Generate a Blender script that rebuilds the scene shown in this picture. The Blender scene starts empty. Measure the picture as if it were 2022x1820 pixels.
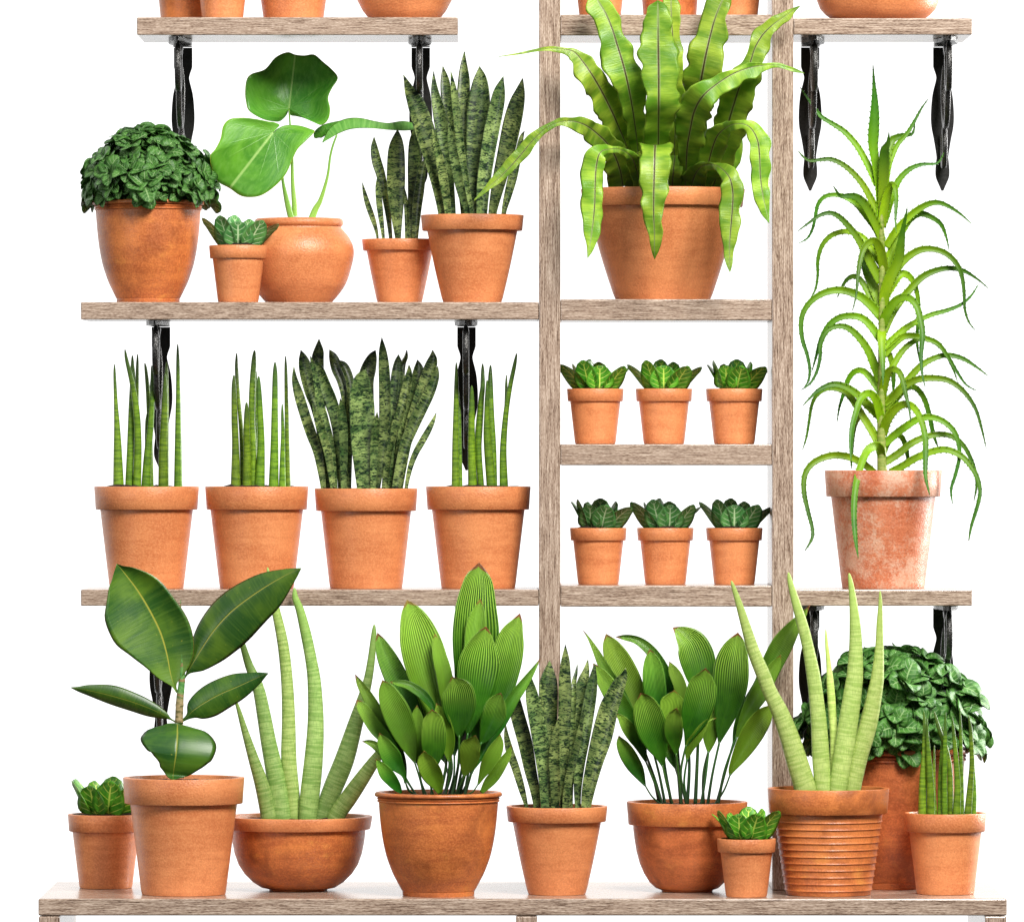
import bpy, math, random
from mathutils import Vector, Matrix, noise
random.seed(7)
sc = bpy.context.scene
COL = sc.collection
PI = math.pi
D = 14.8                      # camera distance to the plane of the shelf fronts (y = 0)
CX, CY = 1011.0, 872.0        # vanishing point; one unit of the measured grid is one millimetre at y = 0

def S(Y): return (D + Y) / D
def W(px, py, Y): return Vector(((px - CX) / 1000 * S(Y), Y, (CY - py) / 1000 * S(Y)))

# ------------------------------------------------------------------ materials
def newmat(name):
    m = bpy.data.materials.new(name); m.use_nodes = True
    nt = m.node_tree; b = nt.nodes['Principled BSDF']
    return m, nt, b
class NB:
    def __init__(s, nt): s.nt = nt
    def n(s, t, **k):
        x = s.nt.nodes.new(t)
        for a, v in k.items():
            if a.startswith('i_'): x.inputs[a[2:].replace('_', ' ')].default_value = v
            else: setattr(x, a, v)
        return x
    def l(s, a, b): s.nt.links.new(a, b)
    def val(s, x, sock):
        if hasattr(x, 'is_linked') or hasattr(x, 'links'): s.l(x, sock)
        else: sock.default_value = x
    def math(s, op, a, b=0.0, c=None, clamp=False):
        x = s.n('ShaderNodeMath', operation=op); x.use_clamp = clamp
        s.val(a, x.inputs[0]); s.val(b, x.inputs[1])
        if c is not None: s.val(c, x.inputs[2])
        return x.outputs[0]
    def ss(s, v, a, b, lo=0.0, hi=1.0):
        x = s.n('ShaderNodeMapRange', interpolation_type='SMOOTHSTEP')
        s.val(v, x.inputs[0]); x.inputs[1].default_value = a; x.inputs[2].default_value = b
        x.inputs[3].default_value = lo; x.inputs[4].default_value = hi
        return x.outputs[0]
    def mix(s, f, a, b, mode='MIX'):
        x = s.n('ShaderNodeMix', data_type='RGBA', blend_type=mode)
        s.val(f, x.inputs[0])
        for v, k in ((a, 6), (b, 7)):
            if isinstance(v, tuple): x.inputs[k].default_value = (*v, 1)
            else: s.l(v, x.inputs[k])
        return x.outputs[2]
    def noise(s, vec, scale, detail=4, rough=.55, dist=0.0):
        x = s.n('ShaderNodeTexNoise'); s.l(vec, x.inputs['Vector'])
        x.inputs['Scale'].default_value = scale; x.inputs['Detail'].default_value = detail
        x.inputs['Roughness'].default_value = rough; x.inputs['Distortion'].default_value = dist
        return x.outputs['Fac']
    def vmul(s, vec, v):
        x = s.n('ShaderNodeVectorMath', operation='MULTIPLY'); s.l(vec, x.inputs[0]); x.inputs[1].default_value = v
        return x.outputs[0]
    def coord(s, kind='Object'):
        tc = s.n('ShaderNodeTexCoord'); oi = s.n('ShaderNodeObjectInfo')
        x = s.n('ShaderNodeVectorMath', operation='SCALE'); x.inputs[0].default_value = (17, 9, 13); s.l(oi.outputs['Random'], x.inputs[3])
        y = s.n('ShaderNodeVectorMath', operation='ADD'); s.l(tc.outputs[kind], y.inputs[0]); s.l(x.outputs[0], y.inputs[1])
        return y.outputs[0]
    def rand(s): return s.n('ShaderNodeObjectInfo').outputs['Random']
    def uv(s, name):
        x = s.n('ShaderNodeUVMap'); x.uv_map = name; return x.outputs[0]
    def sep(s, v):
        x = s.n('ShaderNodeSeparateXYZ'); s.l(v, x.inputs[0]); return x.outputs
    def bump(s, h, strength, dist, bsdf, prev=None):
        x = s.n('ShaderNodeBump'); x.inputs['Strength'].default_value = strength; x.inputs['Distance'].default_value = dist
        s.l(h, x.inputs['Height'])
        if prev: s.l(prev, x.inputs['Normal'])
        s.l(x.outputs[0], bsdf.inputs['Normal']); return x.outputs[0]

def terracotta(name, light, dark, grain=1.0, aged=0.0, white=0.0, rough=.38):
    m, nt, b = newmat(name); k = NB(nt)
    co = k.coord()
    big = k.noise(co, 9, 5, .62, .6)
    streak = k.noise(k.vmul(co, (6, 6, 45)), 1.6, 5, .6, .4)
    fine = k.noise(co, 260, 3, .6)
    f = k.math('ADD', k.math('MULTIPLY', big, .6), k.math('MULTIPLY', streak, .4))
    c = k.mix(k.ss(f, .38, .62), dark, light)
    pit = k.noise(co, 420, 2, .6)
    c = k.mix(k.ss(pit, .56, .70, 0, .35), c, tuple(v * .55 for v in dark))
    c = k.mix(k.math('MULTIPLY', k.ss(fine, .40, .66), .30), c, tuple(min(1, v * 1.5) for v in light))
    if aged:
        pat = k.noise(co, 13, 8, .68, .3)
        c = k.mix(k.ss(pat, .46, .70, 0, aged), c, tuple(v * .62 for v in dark))
        pat2 = k.noise(k.vmul(co, (1, 1, 1.5)), 16, 8, .72, .3)
        c = k.mix(k.ss(pat2, .56, .72, 0, aged * .8), c, (light[0] * 1.12, light[1] * 1.5, light[2] * 1.25))
    if white:
        wn = k.noise(co, 10, 9, .80, .3); wf = k.noise(co, 210, 4, .8)
        wmask = k.ss(k.math('ADD', wn, k.math('MULTIPLY', wf, .45)), .66, .86, 0, white)
        c = k.mix(wmask, c, (.78, .56, .41))
        sp = k.noise(co, 190, 3, .7)
        c = k.mix(k.ss(sp, .60, .70, 0, .75), c, (.42, .10, .04))
    k.l(c, b.inputs['Base Color'])
    b.inputs['Roughness'].default_value = rough
    k.l(k.ss(fine, .3, .7, rough - .07, rough + .12), b.inputs['Roughness'])
    b.inputs['Specular IOR Level'].default_value = .55
    h1 = k.bump(k.noise(co, 330, 2, .5), .55 * grain, .0010, b)
    k.bump(big, .1, .003, b, h1)
    return m
M = {}
M['clay'] = terracotta('terracotta_plain', (.77, .28, .105), (.60, .185, .064))
M['clay_bumpy'] = terracotta('terracotta_pitted', (.75, .27, .10), (.58, .18, .062), grain=1.5)
M['clay_brown'] = terracotta('terracotta_browned', (.68, .215, .055), (.46, .12, .034), grain=1.1, aged=.75)
M['clay_deep'] = terracotta('terracotta_deep', (.60, .17, .05), (.36, .085, .026), grain=1.1, aged=.7)
M['clay_white'] = terracotta('terracotta_limed', (.60, .20, .095), (.46, .115, .045), grain=1.3, white=.62)

def wood(name, axis, tint=1.0):
    m, nt, b = newmat(name); k = NB(nt); co = k.coord()
    a = [620, 620, 620]; a[axis] = 26
    c2 = [70, 70, 70]; c2[axis] = 4
    c3 = [950, 950, 950]; c3[axis] = 150
    g1 = k.noise(k.vmul(co, tuple(a)), 1, 4, .6, .35)
    g2 = k.noise(k.vmul(co, tuple(c2)), 1, 4, .6, .8)
    g3 = k.noise(k.vmul(co, tuple(c3)), 1, 2, .5)
    f = k.math('ADD', k.math('MULTIPLY', g1, .54), k.math('ADD', k.math('MULTIPLY', g2, .12), k.math('MULTIPLY', g3, .34)))
    r = k.n('ShaderNodeValToRGB'); k.l(f, r.inputs[0])
    e = r.color_ramp.elements
    e[0].position = .38; e[0].color = (.10 * tint, .062 * tint, .042 * tint, 1)
    e[1].position = .61; e[1].color = (.66 * tint, .53 * tint, .425 * tint, 1)
    for p, c in ((.44, (.235, .158, .113)), (.50, (.39, .285, .215)), (.56, (.50, .385, .30))):
        x = e.new(p); x.color = (*(v * tint for v in c), 1)
    k.l(r.outputs[0], b.inputs['Base Color'])
    k.l(k.ss(f, .35, .65, .17, .26), b.inputs['Roughness'])
    b.inputs['Specular IOR Level'].default_value = .6
    k.bump(f, .12, .0006, b)
    return m
M['wood_x'] = wood('oak_grain_along_shelf', 0)
M['wood_z'] = wood('oak_grain_along_post', 2)

def simple(name, col, rough, spec=.5, metal=0, nscale=200, bump=.3, var=.25):
    m, nt, b = newmat(name); k = NB(nt); co = k.coord()
    n = k.noise(co, nscale, 5, .65)
    k.l(k.mix(k.ss(n, .3, .7), tuple(v * (1 - var) for v in col), tuple(min(1, v * (1 + var)) for v in col)), b.inputs['Base Color'])
    b.inputs['Roughness'].default_value = rough; b.inputs['Specular IOR Level'].default_value = spec; b.inputs['Metallic'].default_value = metal
    k.bump(n, bump, .002, b); return m
M['iron'] = simple('black_forged_iron', (.05, .049, .047), .25, .8, .6, 240, .8, .6)
M['iron_flat'] = simple('black_iron_strap', (.009, .0085, .008), .55, .3, 0, 120, .4, .4)
M['soil'] = simple('dark_potting_soil', (.036, .020, .012), .85, .3, 0, 150, 1.0, .7)
M['pebble'] = simple('pale_gravel', (.62, .60, .57), .7, .3, 0, 70, .5, .1)

def leafmat(name, fn, rough=.38, spec=.45, transl=0.0):
    m, nt, b = newmat(name); k = NB(nt)
    uv = k.sep(k.uv('uv')); ln = k.uv('len')
    u, v = uv[0], uv[1]
    a = k.math('ABSOLUTE', k.math('SUBTRACT', k.math('MULTIPLY', u, 2), 1))
    c = fn(k, u, v, a, ln, b)
    b.inputs['Roughness'].default_value = rough; b.inputs['Specular IOR Level'].default_value = spec
    hs = k.n('ShaderNodeHueSaturation'); k.l(c, hs.inputs['Color'])
    k.l(k.ss(k.rand(), 0, 1, .78, 1.16), hs.inputs['Value'])
    k.l(k.ss(k.math('FRACT', k.math('MULTIPLY', k.rand(), 7.3)), 0, 1, .49, .51), hs.inputs['Hue'])
    k.l(hs.outputs[0], b.inputs['Base Color'])
    if transl:
        t = k.n('ShaderNodeBsdfTranslucent'); k.l(k.mix(.5, hs.outputs[0], (.5, .75, .1)), t.inputs[0])
        x = k.n('ShaderNodeMixShader'); x.inputs[0].default_value = transl
        k.l(b.outputs[0], x.inputs[1]); k.l(t.outputs[0], x.inputs[2])
        k.l(x.outputs[0], nt.nodes['Material Output'].inputs[0])
    return m
def line(k, x, c, w):        # 1 on |x-c| < w
    return k.ss(k.math('ABSOLUTE', k.math('SUBTRACT', x, c)), w * .4, w * 1.3, 1, 0)

def f_snake(k, u, v, a, ln, b):
    n1 = k.noise(k.vmul(ln, (80, 240, 1)), 1, 3, .55, 2.0)
    n2 = k.noise(k.vmul(ln, (32, 85, 1)), 1, 3, .6, 1.0)
    n3 = k.noise(k.vmul(ln, (900, 900, 1)), 1, 2, .6)
    n4 = k.noise(ln, 22, 3, .6)
    base = k.mix(k.ss(n4, .35, .68), (.10, .155, .045), (.31, .41, .125))
    f = k.math('ADD', k.math('MULTIPLY', n1, .7), k.math('MULTIPLY', n2, .3))
    c = k.mix(k.ss(n2, .46, .60, 0, .6), base, (.045, .13, .03))
    c = k.mix(k.ss(f, .508, .522, 0, .97), c, (.004, .017, .007))
    c = k.mix(k.ss(n3, .56, .68, 0, .22), c, (.012, .03, .012))
    return k.mix(k.ss(a, .93, 1.0, 0, .7), c, (.03, .05, .02))
M['snake'] = leafmat('mottled_snake_leaf', f_snake, .34, .45)
def f_cyl(light, dark, tipc):
    def f(k, u, v, a, ln, b):
        n1 = k.noise(k.vmul(ln, (25, 190, 1)), 1, 4, .6, .5)
        n2 = k.noise(k.vmul(ln, (900, 60, 1)), 1, 2, .5)
        c = k.mix(k.ss(n1, .40, .60), dark, light)
        c = k.mix(k.ss(n2, .48, .62, 0, .35), c, tuple(x * .55 for x in dark))
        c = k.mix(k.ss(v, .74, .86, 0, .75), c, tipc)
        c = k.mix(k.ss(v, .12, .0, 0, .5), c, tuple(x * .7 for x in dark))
        k.bump(k.math('ADD', n2, n1), .35, .0015, b)
        return c
    return f
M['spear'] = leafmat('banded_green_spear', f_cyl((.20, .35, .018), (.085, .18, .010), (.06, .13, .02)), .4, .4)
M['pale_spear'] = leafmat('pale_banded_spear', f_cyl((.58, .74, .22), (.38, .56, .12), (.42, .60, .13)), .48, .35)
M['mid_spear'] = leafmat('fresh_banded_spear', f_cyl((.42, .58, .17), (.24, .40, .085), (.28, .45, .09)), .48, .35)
def f_fern(k, u, v, a, ln, b):
    n = k.noise(k.vmul(ln, (12, 30, 1)), 1, 3, .6)
    st = k.noise(k.vmul(ln, (25, 420, 1)), 1, 3, .6)
    c = k.mix(k.ss(n, .38, .66), (.17, .36, .02), (.48, .68, .06))
    c = k.mix(k.ss(st, .40, .62, 0, .2), c, (.10, .28, .02))
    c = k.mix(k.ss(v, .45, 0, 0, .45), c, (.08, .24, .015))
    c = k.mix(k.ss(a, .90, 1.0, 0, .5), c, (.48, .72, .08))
    c = k.mix(k.ss(a, .05, .13, .75, 0), c, (.42, .52, .20))
    mid = k.math('MULTIPLY', k.ss(a, .025, .065, 1, 0), k.ss(v, .99, .8))
    c = k.mix(mid, c, (.085, .040, .022))
    k.bump(k.math('ADD', st, k.math('MULTIPLY', k.ss(a, .0, .08), .6)), .5, .0015, b)
    return c
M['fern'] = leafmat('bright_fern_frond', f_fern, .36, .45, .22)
def f_aloe(k, u, v, a, ln, b):
    n = k.noise(k.vmul(ln, (60, 60, 1)), 1, 4, .6)
    c = k.mix(k.ss(v, .15, .80), (.22, .40, .004), (.035, .14, .004))
    return k.mix(k.ss(n, .4, .65, 0, .3), c, (.10, .27, .006))
M['aloe'] = leafmat('bright_aloe_leaf', f_aloe, .48, .35)
def f_aloestem(k, u, v, a, ln, b):
    n = k.noise(k.vmul(ln, (40, 120, 1)), 1, 4, .6)
    return k.mix(k.ss(n, .4, .6), (.20, .31, .04), (.36, .42, .10))
M['aloe_stem'] = leafmat('aloe_stalk', f_aloestem, .5)
def f_rubber(k, u, v, a, ln, b):
    n = k.noise(k.vmul(ln, (8, 14, 1)), 1, 4, .6, .5)
    sv = k.noise(k.vmul(ln, (10, 260, 1)), 1, 3, .5)
    c = k.mix(k.ss(n, .38, .66), (.018, .085, .010), (.085, .19, .014))
    c = k.mix(k.ss(sv, .45, .7, 0, .3), c, (.10, .22, .03))
    sp = k.noise(ln, 160, 2, .5)
    c = k.mix(k.ss(sp, .70, .76, 0, .6), c, (.35, .36, .04))
    c = k.mix(k.ss(a, .010, .034, 1, 0), c, (.30, .32, .04))
    c = k.mix(k.ss(a, .96, 1.0, 0, .6), c, (.16, .10, .02))
    k.bump(k.math('ADD', sv, k.math('MULTIPLY', k.ss(a, 0, .06), 2.0)), .25, .001, b)
    return c
M['rubber'] = leafmat('glossy_rubber_leaf', f_rubber, .36, .45)
def f_rstem(k, u, v, a, ln, b):
    n = k.noise(k.vmul(ln, (60, 150, 1)), 1, 4, .65, .5)
    r = k.math('FRACT', k.math('ADD', k.math('MULTIPLY', v, 12), k.math('MULTIPLY', n, .6)))
    c = k.mix(k.ss(n, .4, .6), (.10, .30, .06), (.20, .42, .10))
    c = k.mix(k.ss(r, .75, .85), c, (.36, .20, .09))
    lo = k.mix(k.ss(n, .42, .56), (.16, .14, .04), (.50, .36, .18))
    return k.mix(k.ss(v, .42, .50, 1, 0), c, lo)
M['rubber_stem'] = leafmat('ringed_bark_stem', f_rstem, .55)
def f_philo(k, u, v, a, ln, b):
    # u runs round the outline, v from the stalk joint to the edge
    n = k.noise(k.vmul(ln, (9, 9, 1)), 1, 4, .6)
    c = k.mix(k.ss(n, .35, .68), (.045, .20, .014), (.15, .40, .03))
    st = k.noise(k.vmul(ln, (70, 220, 1)), 1, 3, .6)
    c = k.mix(k.ss(st, .4, .7, 0, .3), c, (.22, .48, .08))
    ray = k.math('ABSOLUTE', k.math('SUBTRACT', k.math('FRACT', k.math('MULTIPLY', u, 13)), .5))
    rr = k.math('MULTIPLY', ray, k.math('ADD', v, .05))
    vein = k.math('MULTIPLY', k.ss(rr, .006, .028, 1, 0), k.ss(v, .9, .4))
    c = k.mix(k.math('MULTIPLY', vein, .20), c, (.30, .52, .13))
    mid = k.math('MULTIPLY', k.math('ABSOLUTE', k.math('SUBTRACT', u, .5)), v)
    c = k.mix(k.ss(mid, .0012, .005, .7, 0), c, (.40, .60, .18))
    c = k.mix(k.ss(v, .985, 1.0), c, (.55, .60, .05))
    k.bump(k.math('ADD', k.math('MULTIPLY', vein, -1), st), .3, .002, b)
    return c
M['philo'] = leafmat('broad_green_leaf', f_philo, .36, .45, .1)
def f_stalk(c1, c2):
    def f(k, u, v, a, ln, b):
        return k.mix(k.ss(v, 0, 1), c1, c2)
    return f
def f_under(k, u, v, a, ln, b):
    st = k.noise(k.vmul(ln, (12, 160, 1)), 1, 3, .6)
    return k.mix(k.ss(a, .94, 1.0, 0, .8), k.mix(k.ss(st, .35, .65), (.12, .36, .055), (.22, .50, .10)), (.55, .60, .05))
M['philo_light'] = leafmat('light_leaf_underside', f_under, .4, .4, .15)
M['philo_stalk'] = leafmat('green_stalk', f_stalk((.24, .45, .07), (.16, .38, .05)), .35)
M['dark_stalk'] = leafmat('dark_green_stalk', f_stalk((.012, .035, .01), (.035, .13, .015)), .4)
def f_cast(k, u, v, a, ln, b):
    p = k.math('FRACT', k.math('MULTIPLY', u, 17))
    tri = k.math('MULTIPLY', k.math('ABSOLUTE', k.math('SUBTRACT', p, .5)), 2)
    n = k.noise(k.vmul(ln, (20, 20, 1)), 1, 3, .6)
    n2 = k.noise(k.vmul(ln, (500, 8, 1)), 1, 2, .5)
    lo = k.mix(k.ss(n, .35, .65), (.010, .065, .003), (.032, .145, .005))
    hi = k.mix(k.ss(v, .34, 1.0), (.022, .15, .002), (.50, .88, .10))  # leaf's own paler tips, with shade near the bases put into the colour
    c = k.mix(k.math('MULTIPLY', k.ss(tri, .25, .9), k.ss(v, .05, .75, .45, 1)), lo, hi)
    c = k.mix(k.ss(n2, .5, .65, 0, .3), c, (.06, .2, .01))
    t = k.math('ADD', v, k.math('MULTIPLY', a, .035))
    c = k.mix(k.ss(t, .972, .984), c, (.26, .10, .03))
    k.bump(tri, .4, .0014, b)
    return c
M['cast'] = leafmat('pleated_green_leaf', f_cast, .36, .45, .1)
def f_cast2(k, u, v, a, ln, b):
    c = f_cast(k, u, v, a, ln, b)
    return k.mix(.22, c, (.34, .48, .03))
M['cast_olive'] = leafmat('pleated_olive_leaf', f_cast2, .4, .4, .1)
def f_vein(base1, base2, veinc):
    def f(k, u, v, a, ln, b):
        n = k.noise(k.vmul(ln, (60, 60, 1)), 1, 3, .6)
        c = k.mix(k.ss(n, .35, .65), base1, base2)
        q = k.math('FRACT', k.math('MULTIPLY', k.math('SUBTRACT', v, k.math('MULTIPLY', k.math('POWER', a, 1.25), .30)), 5.2))
        s = k.math('MULTIPLY', line(k, q, .3, .085), k.ss(a, .95, .55))
        mid = k.ss(a, .03, .085, 1, 0)
        c = k.mix(k.math('MULTIPLY', s, .8), c, veinc)
        c = k.mix(k.math('MULTIPLY', mid, k.ss(v, 1.0, .75)), c, veinc)
        k.bump(k.math('MULTIPLY', k.math('MAXIMUM', s, mid), -1), .5, .0015, b)
        return c
    return f
M['fig_yellow'] = leafmat('veined_leaf_lime', f_vein((.05, .23, .012), (.13, .40, .022), (.62, .80, .12)), .33, .5)
M['fig_grey'] = leafmat('veined_leaf_silver', f_vein((.05, .20, .045), (.11, .32, .075), (.55, .74, .40)), .4, .45)
M['bush'] = leafmat('small_bush_leaf', f_vein((.030, .135, .020), (.085, .27, .045), (.30, .50, .20)), .48, .32)

# ------------------------------------------------------------------ objects
def mesh_obj(name, verts, faces, mat, parent=None, uvs=None, lens=None, smooth=True):
    me = bpy.data.meshes.new(name); me.from_pydata([tuple(v) for v in verts], [], faces)
    if uvs:
        for nm, data in (('uv', uvs), ('len', lens)):
            lay = me.uv_layers.new(name=nm)
            for p in me.polygons:
                for li in p.loop_indices:
                    lay.data[li].uv = data[me.loops[li].vertex_index]
    me.materials.append(mat)
    if smooth: me.polygons.foreach_set('use_smooth', [True] * len(me.polygons))
    o = bpy.data.objects.new(name, me); COL.objects.link(o)
    if parent: o.parent = parent
    return o
def thing(name, label, cat, loc, group=None):
    o = bpy.data.objects.new(name, None); COL.objects.link(o); o.location = loc
    o.empty_display_size = .05; o['label'] = label; o['category'] = cat
    if group: o['group'] = group
    return o
def box(name, x0, x1, y0, y1, z0, z1, mat, parent, bev=.0025, seg=2):
    c = Vector(((x0 + x1) / 2, (y0 + y1) / 2, (z0 + z1) / 2))
    hx, hy, hz = (x1 - x0) / 2, (y1 - y0) / 2, (z1 - z0) / 2
    vs = [(sx * hx, sy * hy, sz * hz) for sx in (-1, 1) for sy in (-1, 1) for sz in (-1, 1)]
    fs = [(0, 1, 3, 2), (4, 6, 7, 5), (0, 4, 5, 1), (2, 3, 7, 6), (0, 2, 6, 4), (1, 5, 7, 3)]
    o = mesh_obj(name, vs, fs, mat, parent, smooth=False)
    import bmesh
    bm = bmesh.new(); bm.from_mesh(o.data)
    bmesh.ops.bevel(bm, geom=bm.edges[:], offset=bev, segments=seg, affect='EDGES', profile=.5)
    bm.to_mesh(o.data); bm.free()
    o.location = c - (parent.location if parent else Vector())
    return o
def lathe(name, prof, mat, parent, n=96, close=False, wob=.0):
    vs, fs, uvs = [], [], []
    m = len(prof)
    for i in range(n):
        a = 2 * PI * i / n
        for j, (r, z) in enumerate(prof):
            w = 1 + wob * noise.noise(Vector((math.cos(a) * 1.5, math.sin(a) * 1.5, z * 12)))
            vs.append((r * w * math.cos(a), r * w * math.sin(a), z))
    for i in range(n):
        for j in range(m if close else m - 1):
            a, b = i * m + j, i * m + (j + 1) % m
            c, d = ((i + 1) % n) * m + (j + 1) % m, ((i + 1) % n) * m + j
            fs.append((a, d, c, b))
    o = mesh_obj(name, vs, fs, mat, parent)
    es = o.data
    es.set_sharp_from_angle(angle=math.radians(50))
    return o
def soil(parent, r, z, mat, seed, hgt=.008, name='soil'):
    vs, fs = [], []; R, N = 9, 40
    vs.append((0, 0, z + hgt * (.5 + noise.noise(Vector((seed, 0, 0))))))
    for i in range(1, R + 1):
        for j in range(N):
            a = 2 * PI * j / N; rr = r * i / R
            p = Vector((rr * math.cos(a), rr * math.sin(a), 0))
            h = noise.noise(p * 26 + Vector((seed, seed * 2, 0))) * 1.3 + noise.noise(p * 90) * .5 + .25
            vs.append((p.x, p.y, z + hgt * h * min(1, (R - i) * .35 + .3)))
    for j in range(N): fs.append((0, 1 + j, 1 + (j + 1) % N))
    for i in range(R - 1):
        for j in range(N):
            a = 1 + i * N + j; b = 1 + i * N + (j + 1) % N
            fs.append((a, a + N, b + N, b))
    return mesh_obj(name, vs, fs, mat, parent)

def catmull(P, n):
    out = []; m = len(P)
    if m == 2:
        return [[P[0][q] + (P[1][q] - P[0][q]) * i / n for q in range(len(P[0]))] for i in range(n + 1)]
    for i in range(n + 1):
        t = i / n * (m - 1); k = min(int(t), m - 2); f = t - k
        p0, p1, p2, p3 = P[max(k - 1, 0)], P[k], P[k + 1], P[min(k + 2, m - 1)]
        out.append([.5 * ((2 * b) + (-a + c) * f + (2 * a - 5 * b + 4 * c - d) * f * f + (-a + 3 * b - 3 * c + d) * f ** 3)
                    for a, b, c, d in zip(p0, p1, p2, p3)])
    return out
class Acc:
    def __init__(s): s.v, s.f, s.uv, s.ln = [], [], [], []
    def add(s, v, f, uv, ln):
        o = len(s.v); s.v += v; s.f += [tuple(i + o for i in q) for q in f]; s.uv += uv; s.ln += ln
    def obj(s, name, mat, parent): return mesh_obj(name, s.v, s.f, mat, parent, s.uv, s.ln)
def blade(acc, P, nhint, roll=0.0, cup=.15, thick=.0012, m=9, side=None, ripple=0, rf=60, keel=0, edge=0, seed=0):
    """P: samples [x,y,z,wl,wr] from base to tip; a closed thin solid"""
    n = len(P); C = [Vector(p[:3]) for p in P]
    vs, uv, ln = [], [], []; L = 0; tot = sum((C[i + 1] - C[i]).length for i in range(n - 1)) or 1
    us = [-1 + 2 * j / (m - 1) for j in range(m)]
    for i in range(n):
        if i: L += (C[i] - C[i - 1]).length
        T = (C[min(i + 1, n - 1)] - C[max(i - 1, 0)]).normalized()
        if side is not None:
            R = (side - T * side.dot(T)).normalized(); Nn = R.cross(T)
        else:
            Nn = (nhint - T * nhint.dot(T)).normalized(); R = T.cross(Nn)
        if roll:
            q = Matrix.Rotation(roll, 3, T); Nn = q @ Nn; R = q @ R
        wl, wr = max(P[i][3], .0002), max(P[i][4], .0002)
        wm = (wl + wr) / 2
        for s in (1, -1):
            cols = us if s == 1 else us[-2:0:-1]
            for u in cols:
                w = wl if u < 0 else wr
                h = cup * wm * (u * u) - keel * wm * (1 - abs(u))
                if ripple:
                    ph = rf * L + seed + (1.7 if u > 0 else 0)
                    h += ripple * u * u * math.sin(ph + .8 * math.sin(ph * .37)) * min(1, wm / .02)
                if s == -1: h -= thick * (1 - u * u) ** .5 if thick > .003 else thick
                ww = w * (1 + (edge * abs(u) * noise.noise(Vector((L * 42, seed, u * .6)))))
                vs.append(C[i] + R * (u * ww) + Nn * h)
                uv.append((.5 + u / 2, L / tot)); ln.append((u * w + seed * 3.1, L + seed))
    k = 2 * m - 2; fs = []
    for i in range(n - 1):
        for j in range(k):
            a, b = i * k + j, i * k + (j + 1) % k
            fs.append((a, b, b + k, a + k))
    fs.append(tuple(reversed(range(k)))); fs.append(tuple(range((n - 1) * k, n * k)))
    acc.add(vs, fs, uv, ln)
def tube(acc, P, n=12, flat=1.0, seed=0, nh=Vector((0, -1, 0)), capend=True):
    C = [Vector(p[:3]) for p in P]; m = len(P); vs, uv, ln, fs = [], [], [], []; L = 0
    tot = sum((C[i + 1] - C[i]).length for i in range(m - 1)) or 1
    for i in range(m):
        if i: L += (C[i] - C[i - 1]).length
        T = (C[min(i + 1, m - 1)] - C[max(i - 1, 0)]).normalized()
        N = nh - T * nh.dot(T)
        if N.length < .05: N = Vector((1, 0, 0)) - T * T.x
        N.normalize(); R = T.cross(N)
        for j in range(n):
            a = 2 * PI * j / n; r = max(P[i][3], .0003)
            vs.append(C[i] + R * (r * math.cos(a)) + N * (r * flat * math.sin(a)))
            uv.append((j / n, L / tot)); ln.append((r * math.cos(a) + (.1 if j > n / 2 else 0) + seed * 3.1, L + seed))
    for i in range(m - 1):
        for j in range(n):
            a, b = i * n + j, i * n + (j + 1) % n
            fs.append((a, b, b + n, a + n))
    fs.append(tuple(reversed(range(n)))); fs.append(tuple(range((m - 1) * n, m * n)))
    acc.add(vs, fs, uv, ln)

K = 3.869
ORG = {'A1': (104.5, 0), 'A2': (574.9, 0), 'A3': (1045.2, 0), 'A4': (1499.3, 0),
       'B1': (104.5, 418.1), 'B2': (574.9, 418.1), 'B4': (1499.3, 418.1), 'C1': (52.3, 888.4),
       'D1': (52.3, 1349.4), 'D2': (522.6, 1349.4), 'D3': (993.0, 1349.4), 'D4': (1499.3, 1349.4)}
def parse(spec, crop, Y0, d, loc, dbase=.3):
    """measured leaf outline -> control points base..tip in the plant's own space, metres"""
    ox, oy = ORG[crop]; rows = [[float(q) for q in p.split(',')] for p in spec.split(';')]
    rows.reverse(); n = len(rows); out = []
    for i, r in enumerate(rows):
        t = i / (n - 1)
        if len(r) == 5: Y = Y0 + r[4] / 1000
        elif dbase == .1: Y = Y0 + d / 1000 * min(1, t / .42) ** .8
        else: Y = Y0 + d / 1000 * (dbase + (1 - dbase) * t)
        p = W(ox + r[0] / K, oy + r[1] / K, Y) - loc
        s = S(Y) / K / 1000
        if len(r) == 2: wl = wr = 0.0004
        elif len(r) == 3: wl = wr = r[2] / 2 * s
        else: wl, wr = r[2] * s, r[3] * s
        out.append([p.x, p.y, p.z, wl, wr])
    return out

# ------------------------------------------------------------------ carpentry
def ZZ(py, Y=0): return (CY - py) / 1000 * S(Y)
def XX(px, Y=0): return (px - CX) / 1000 * S(Y)
YB = -.27; DEP = .29
bench = thing('bench', 'long low oak bench with slab legs, the greyish board under the bottom row of pots', 'bench', (XX(1032, YB), YB + .28, ZZ(1840, YB)))
box('bench_top', XX(75.5, YB), XX(1988.3, YB), YB, DEP, ZZ(1806.9, YB), ZZ(1773.5, YB), M['wood_x'], bench, .003)
zl = ZZ(1806.9, YB) - .0015
for a, b_ in ((76.3, 118), (1018.5, 1061), (1945, 1987.5)):
    box('leg', XX(a, YB), XX(b_, YB), YB + .001, DEP - .001, zl - .32, zl, M['wood_z'], bench)
BZ = ZZ(1773.5, YB)
frame = thing('shelving_frame', 'tall oak frame of two upright boards joined by four short thick shelves', 'shelf', (XX(1315), .145, BZ))
PT = ZZ(-160)
for a, b_ in ((1064.3, 1106.6), (1524.6, 1566.8)):
    box('post', XX(a), XX(b_), 0, DEP, BZ, PT, M['wood_z'], frame)
CROSS = [(29, 70.3), (590.8, 632.6), (876.9, 918.6), (1155.9, 1197.5)]
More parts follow.
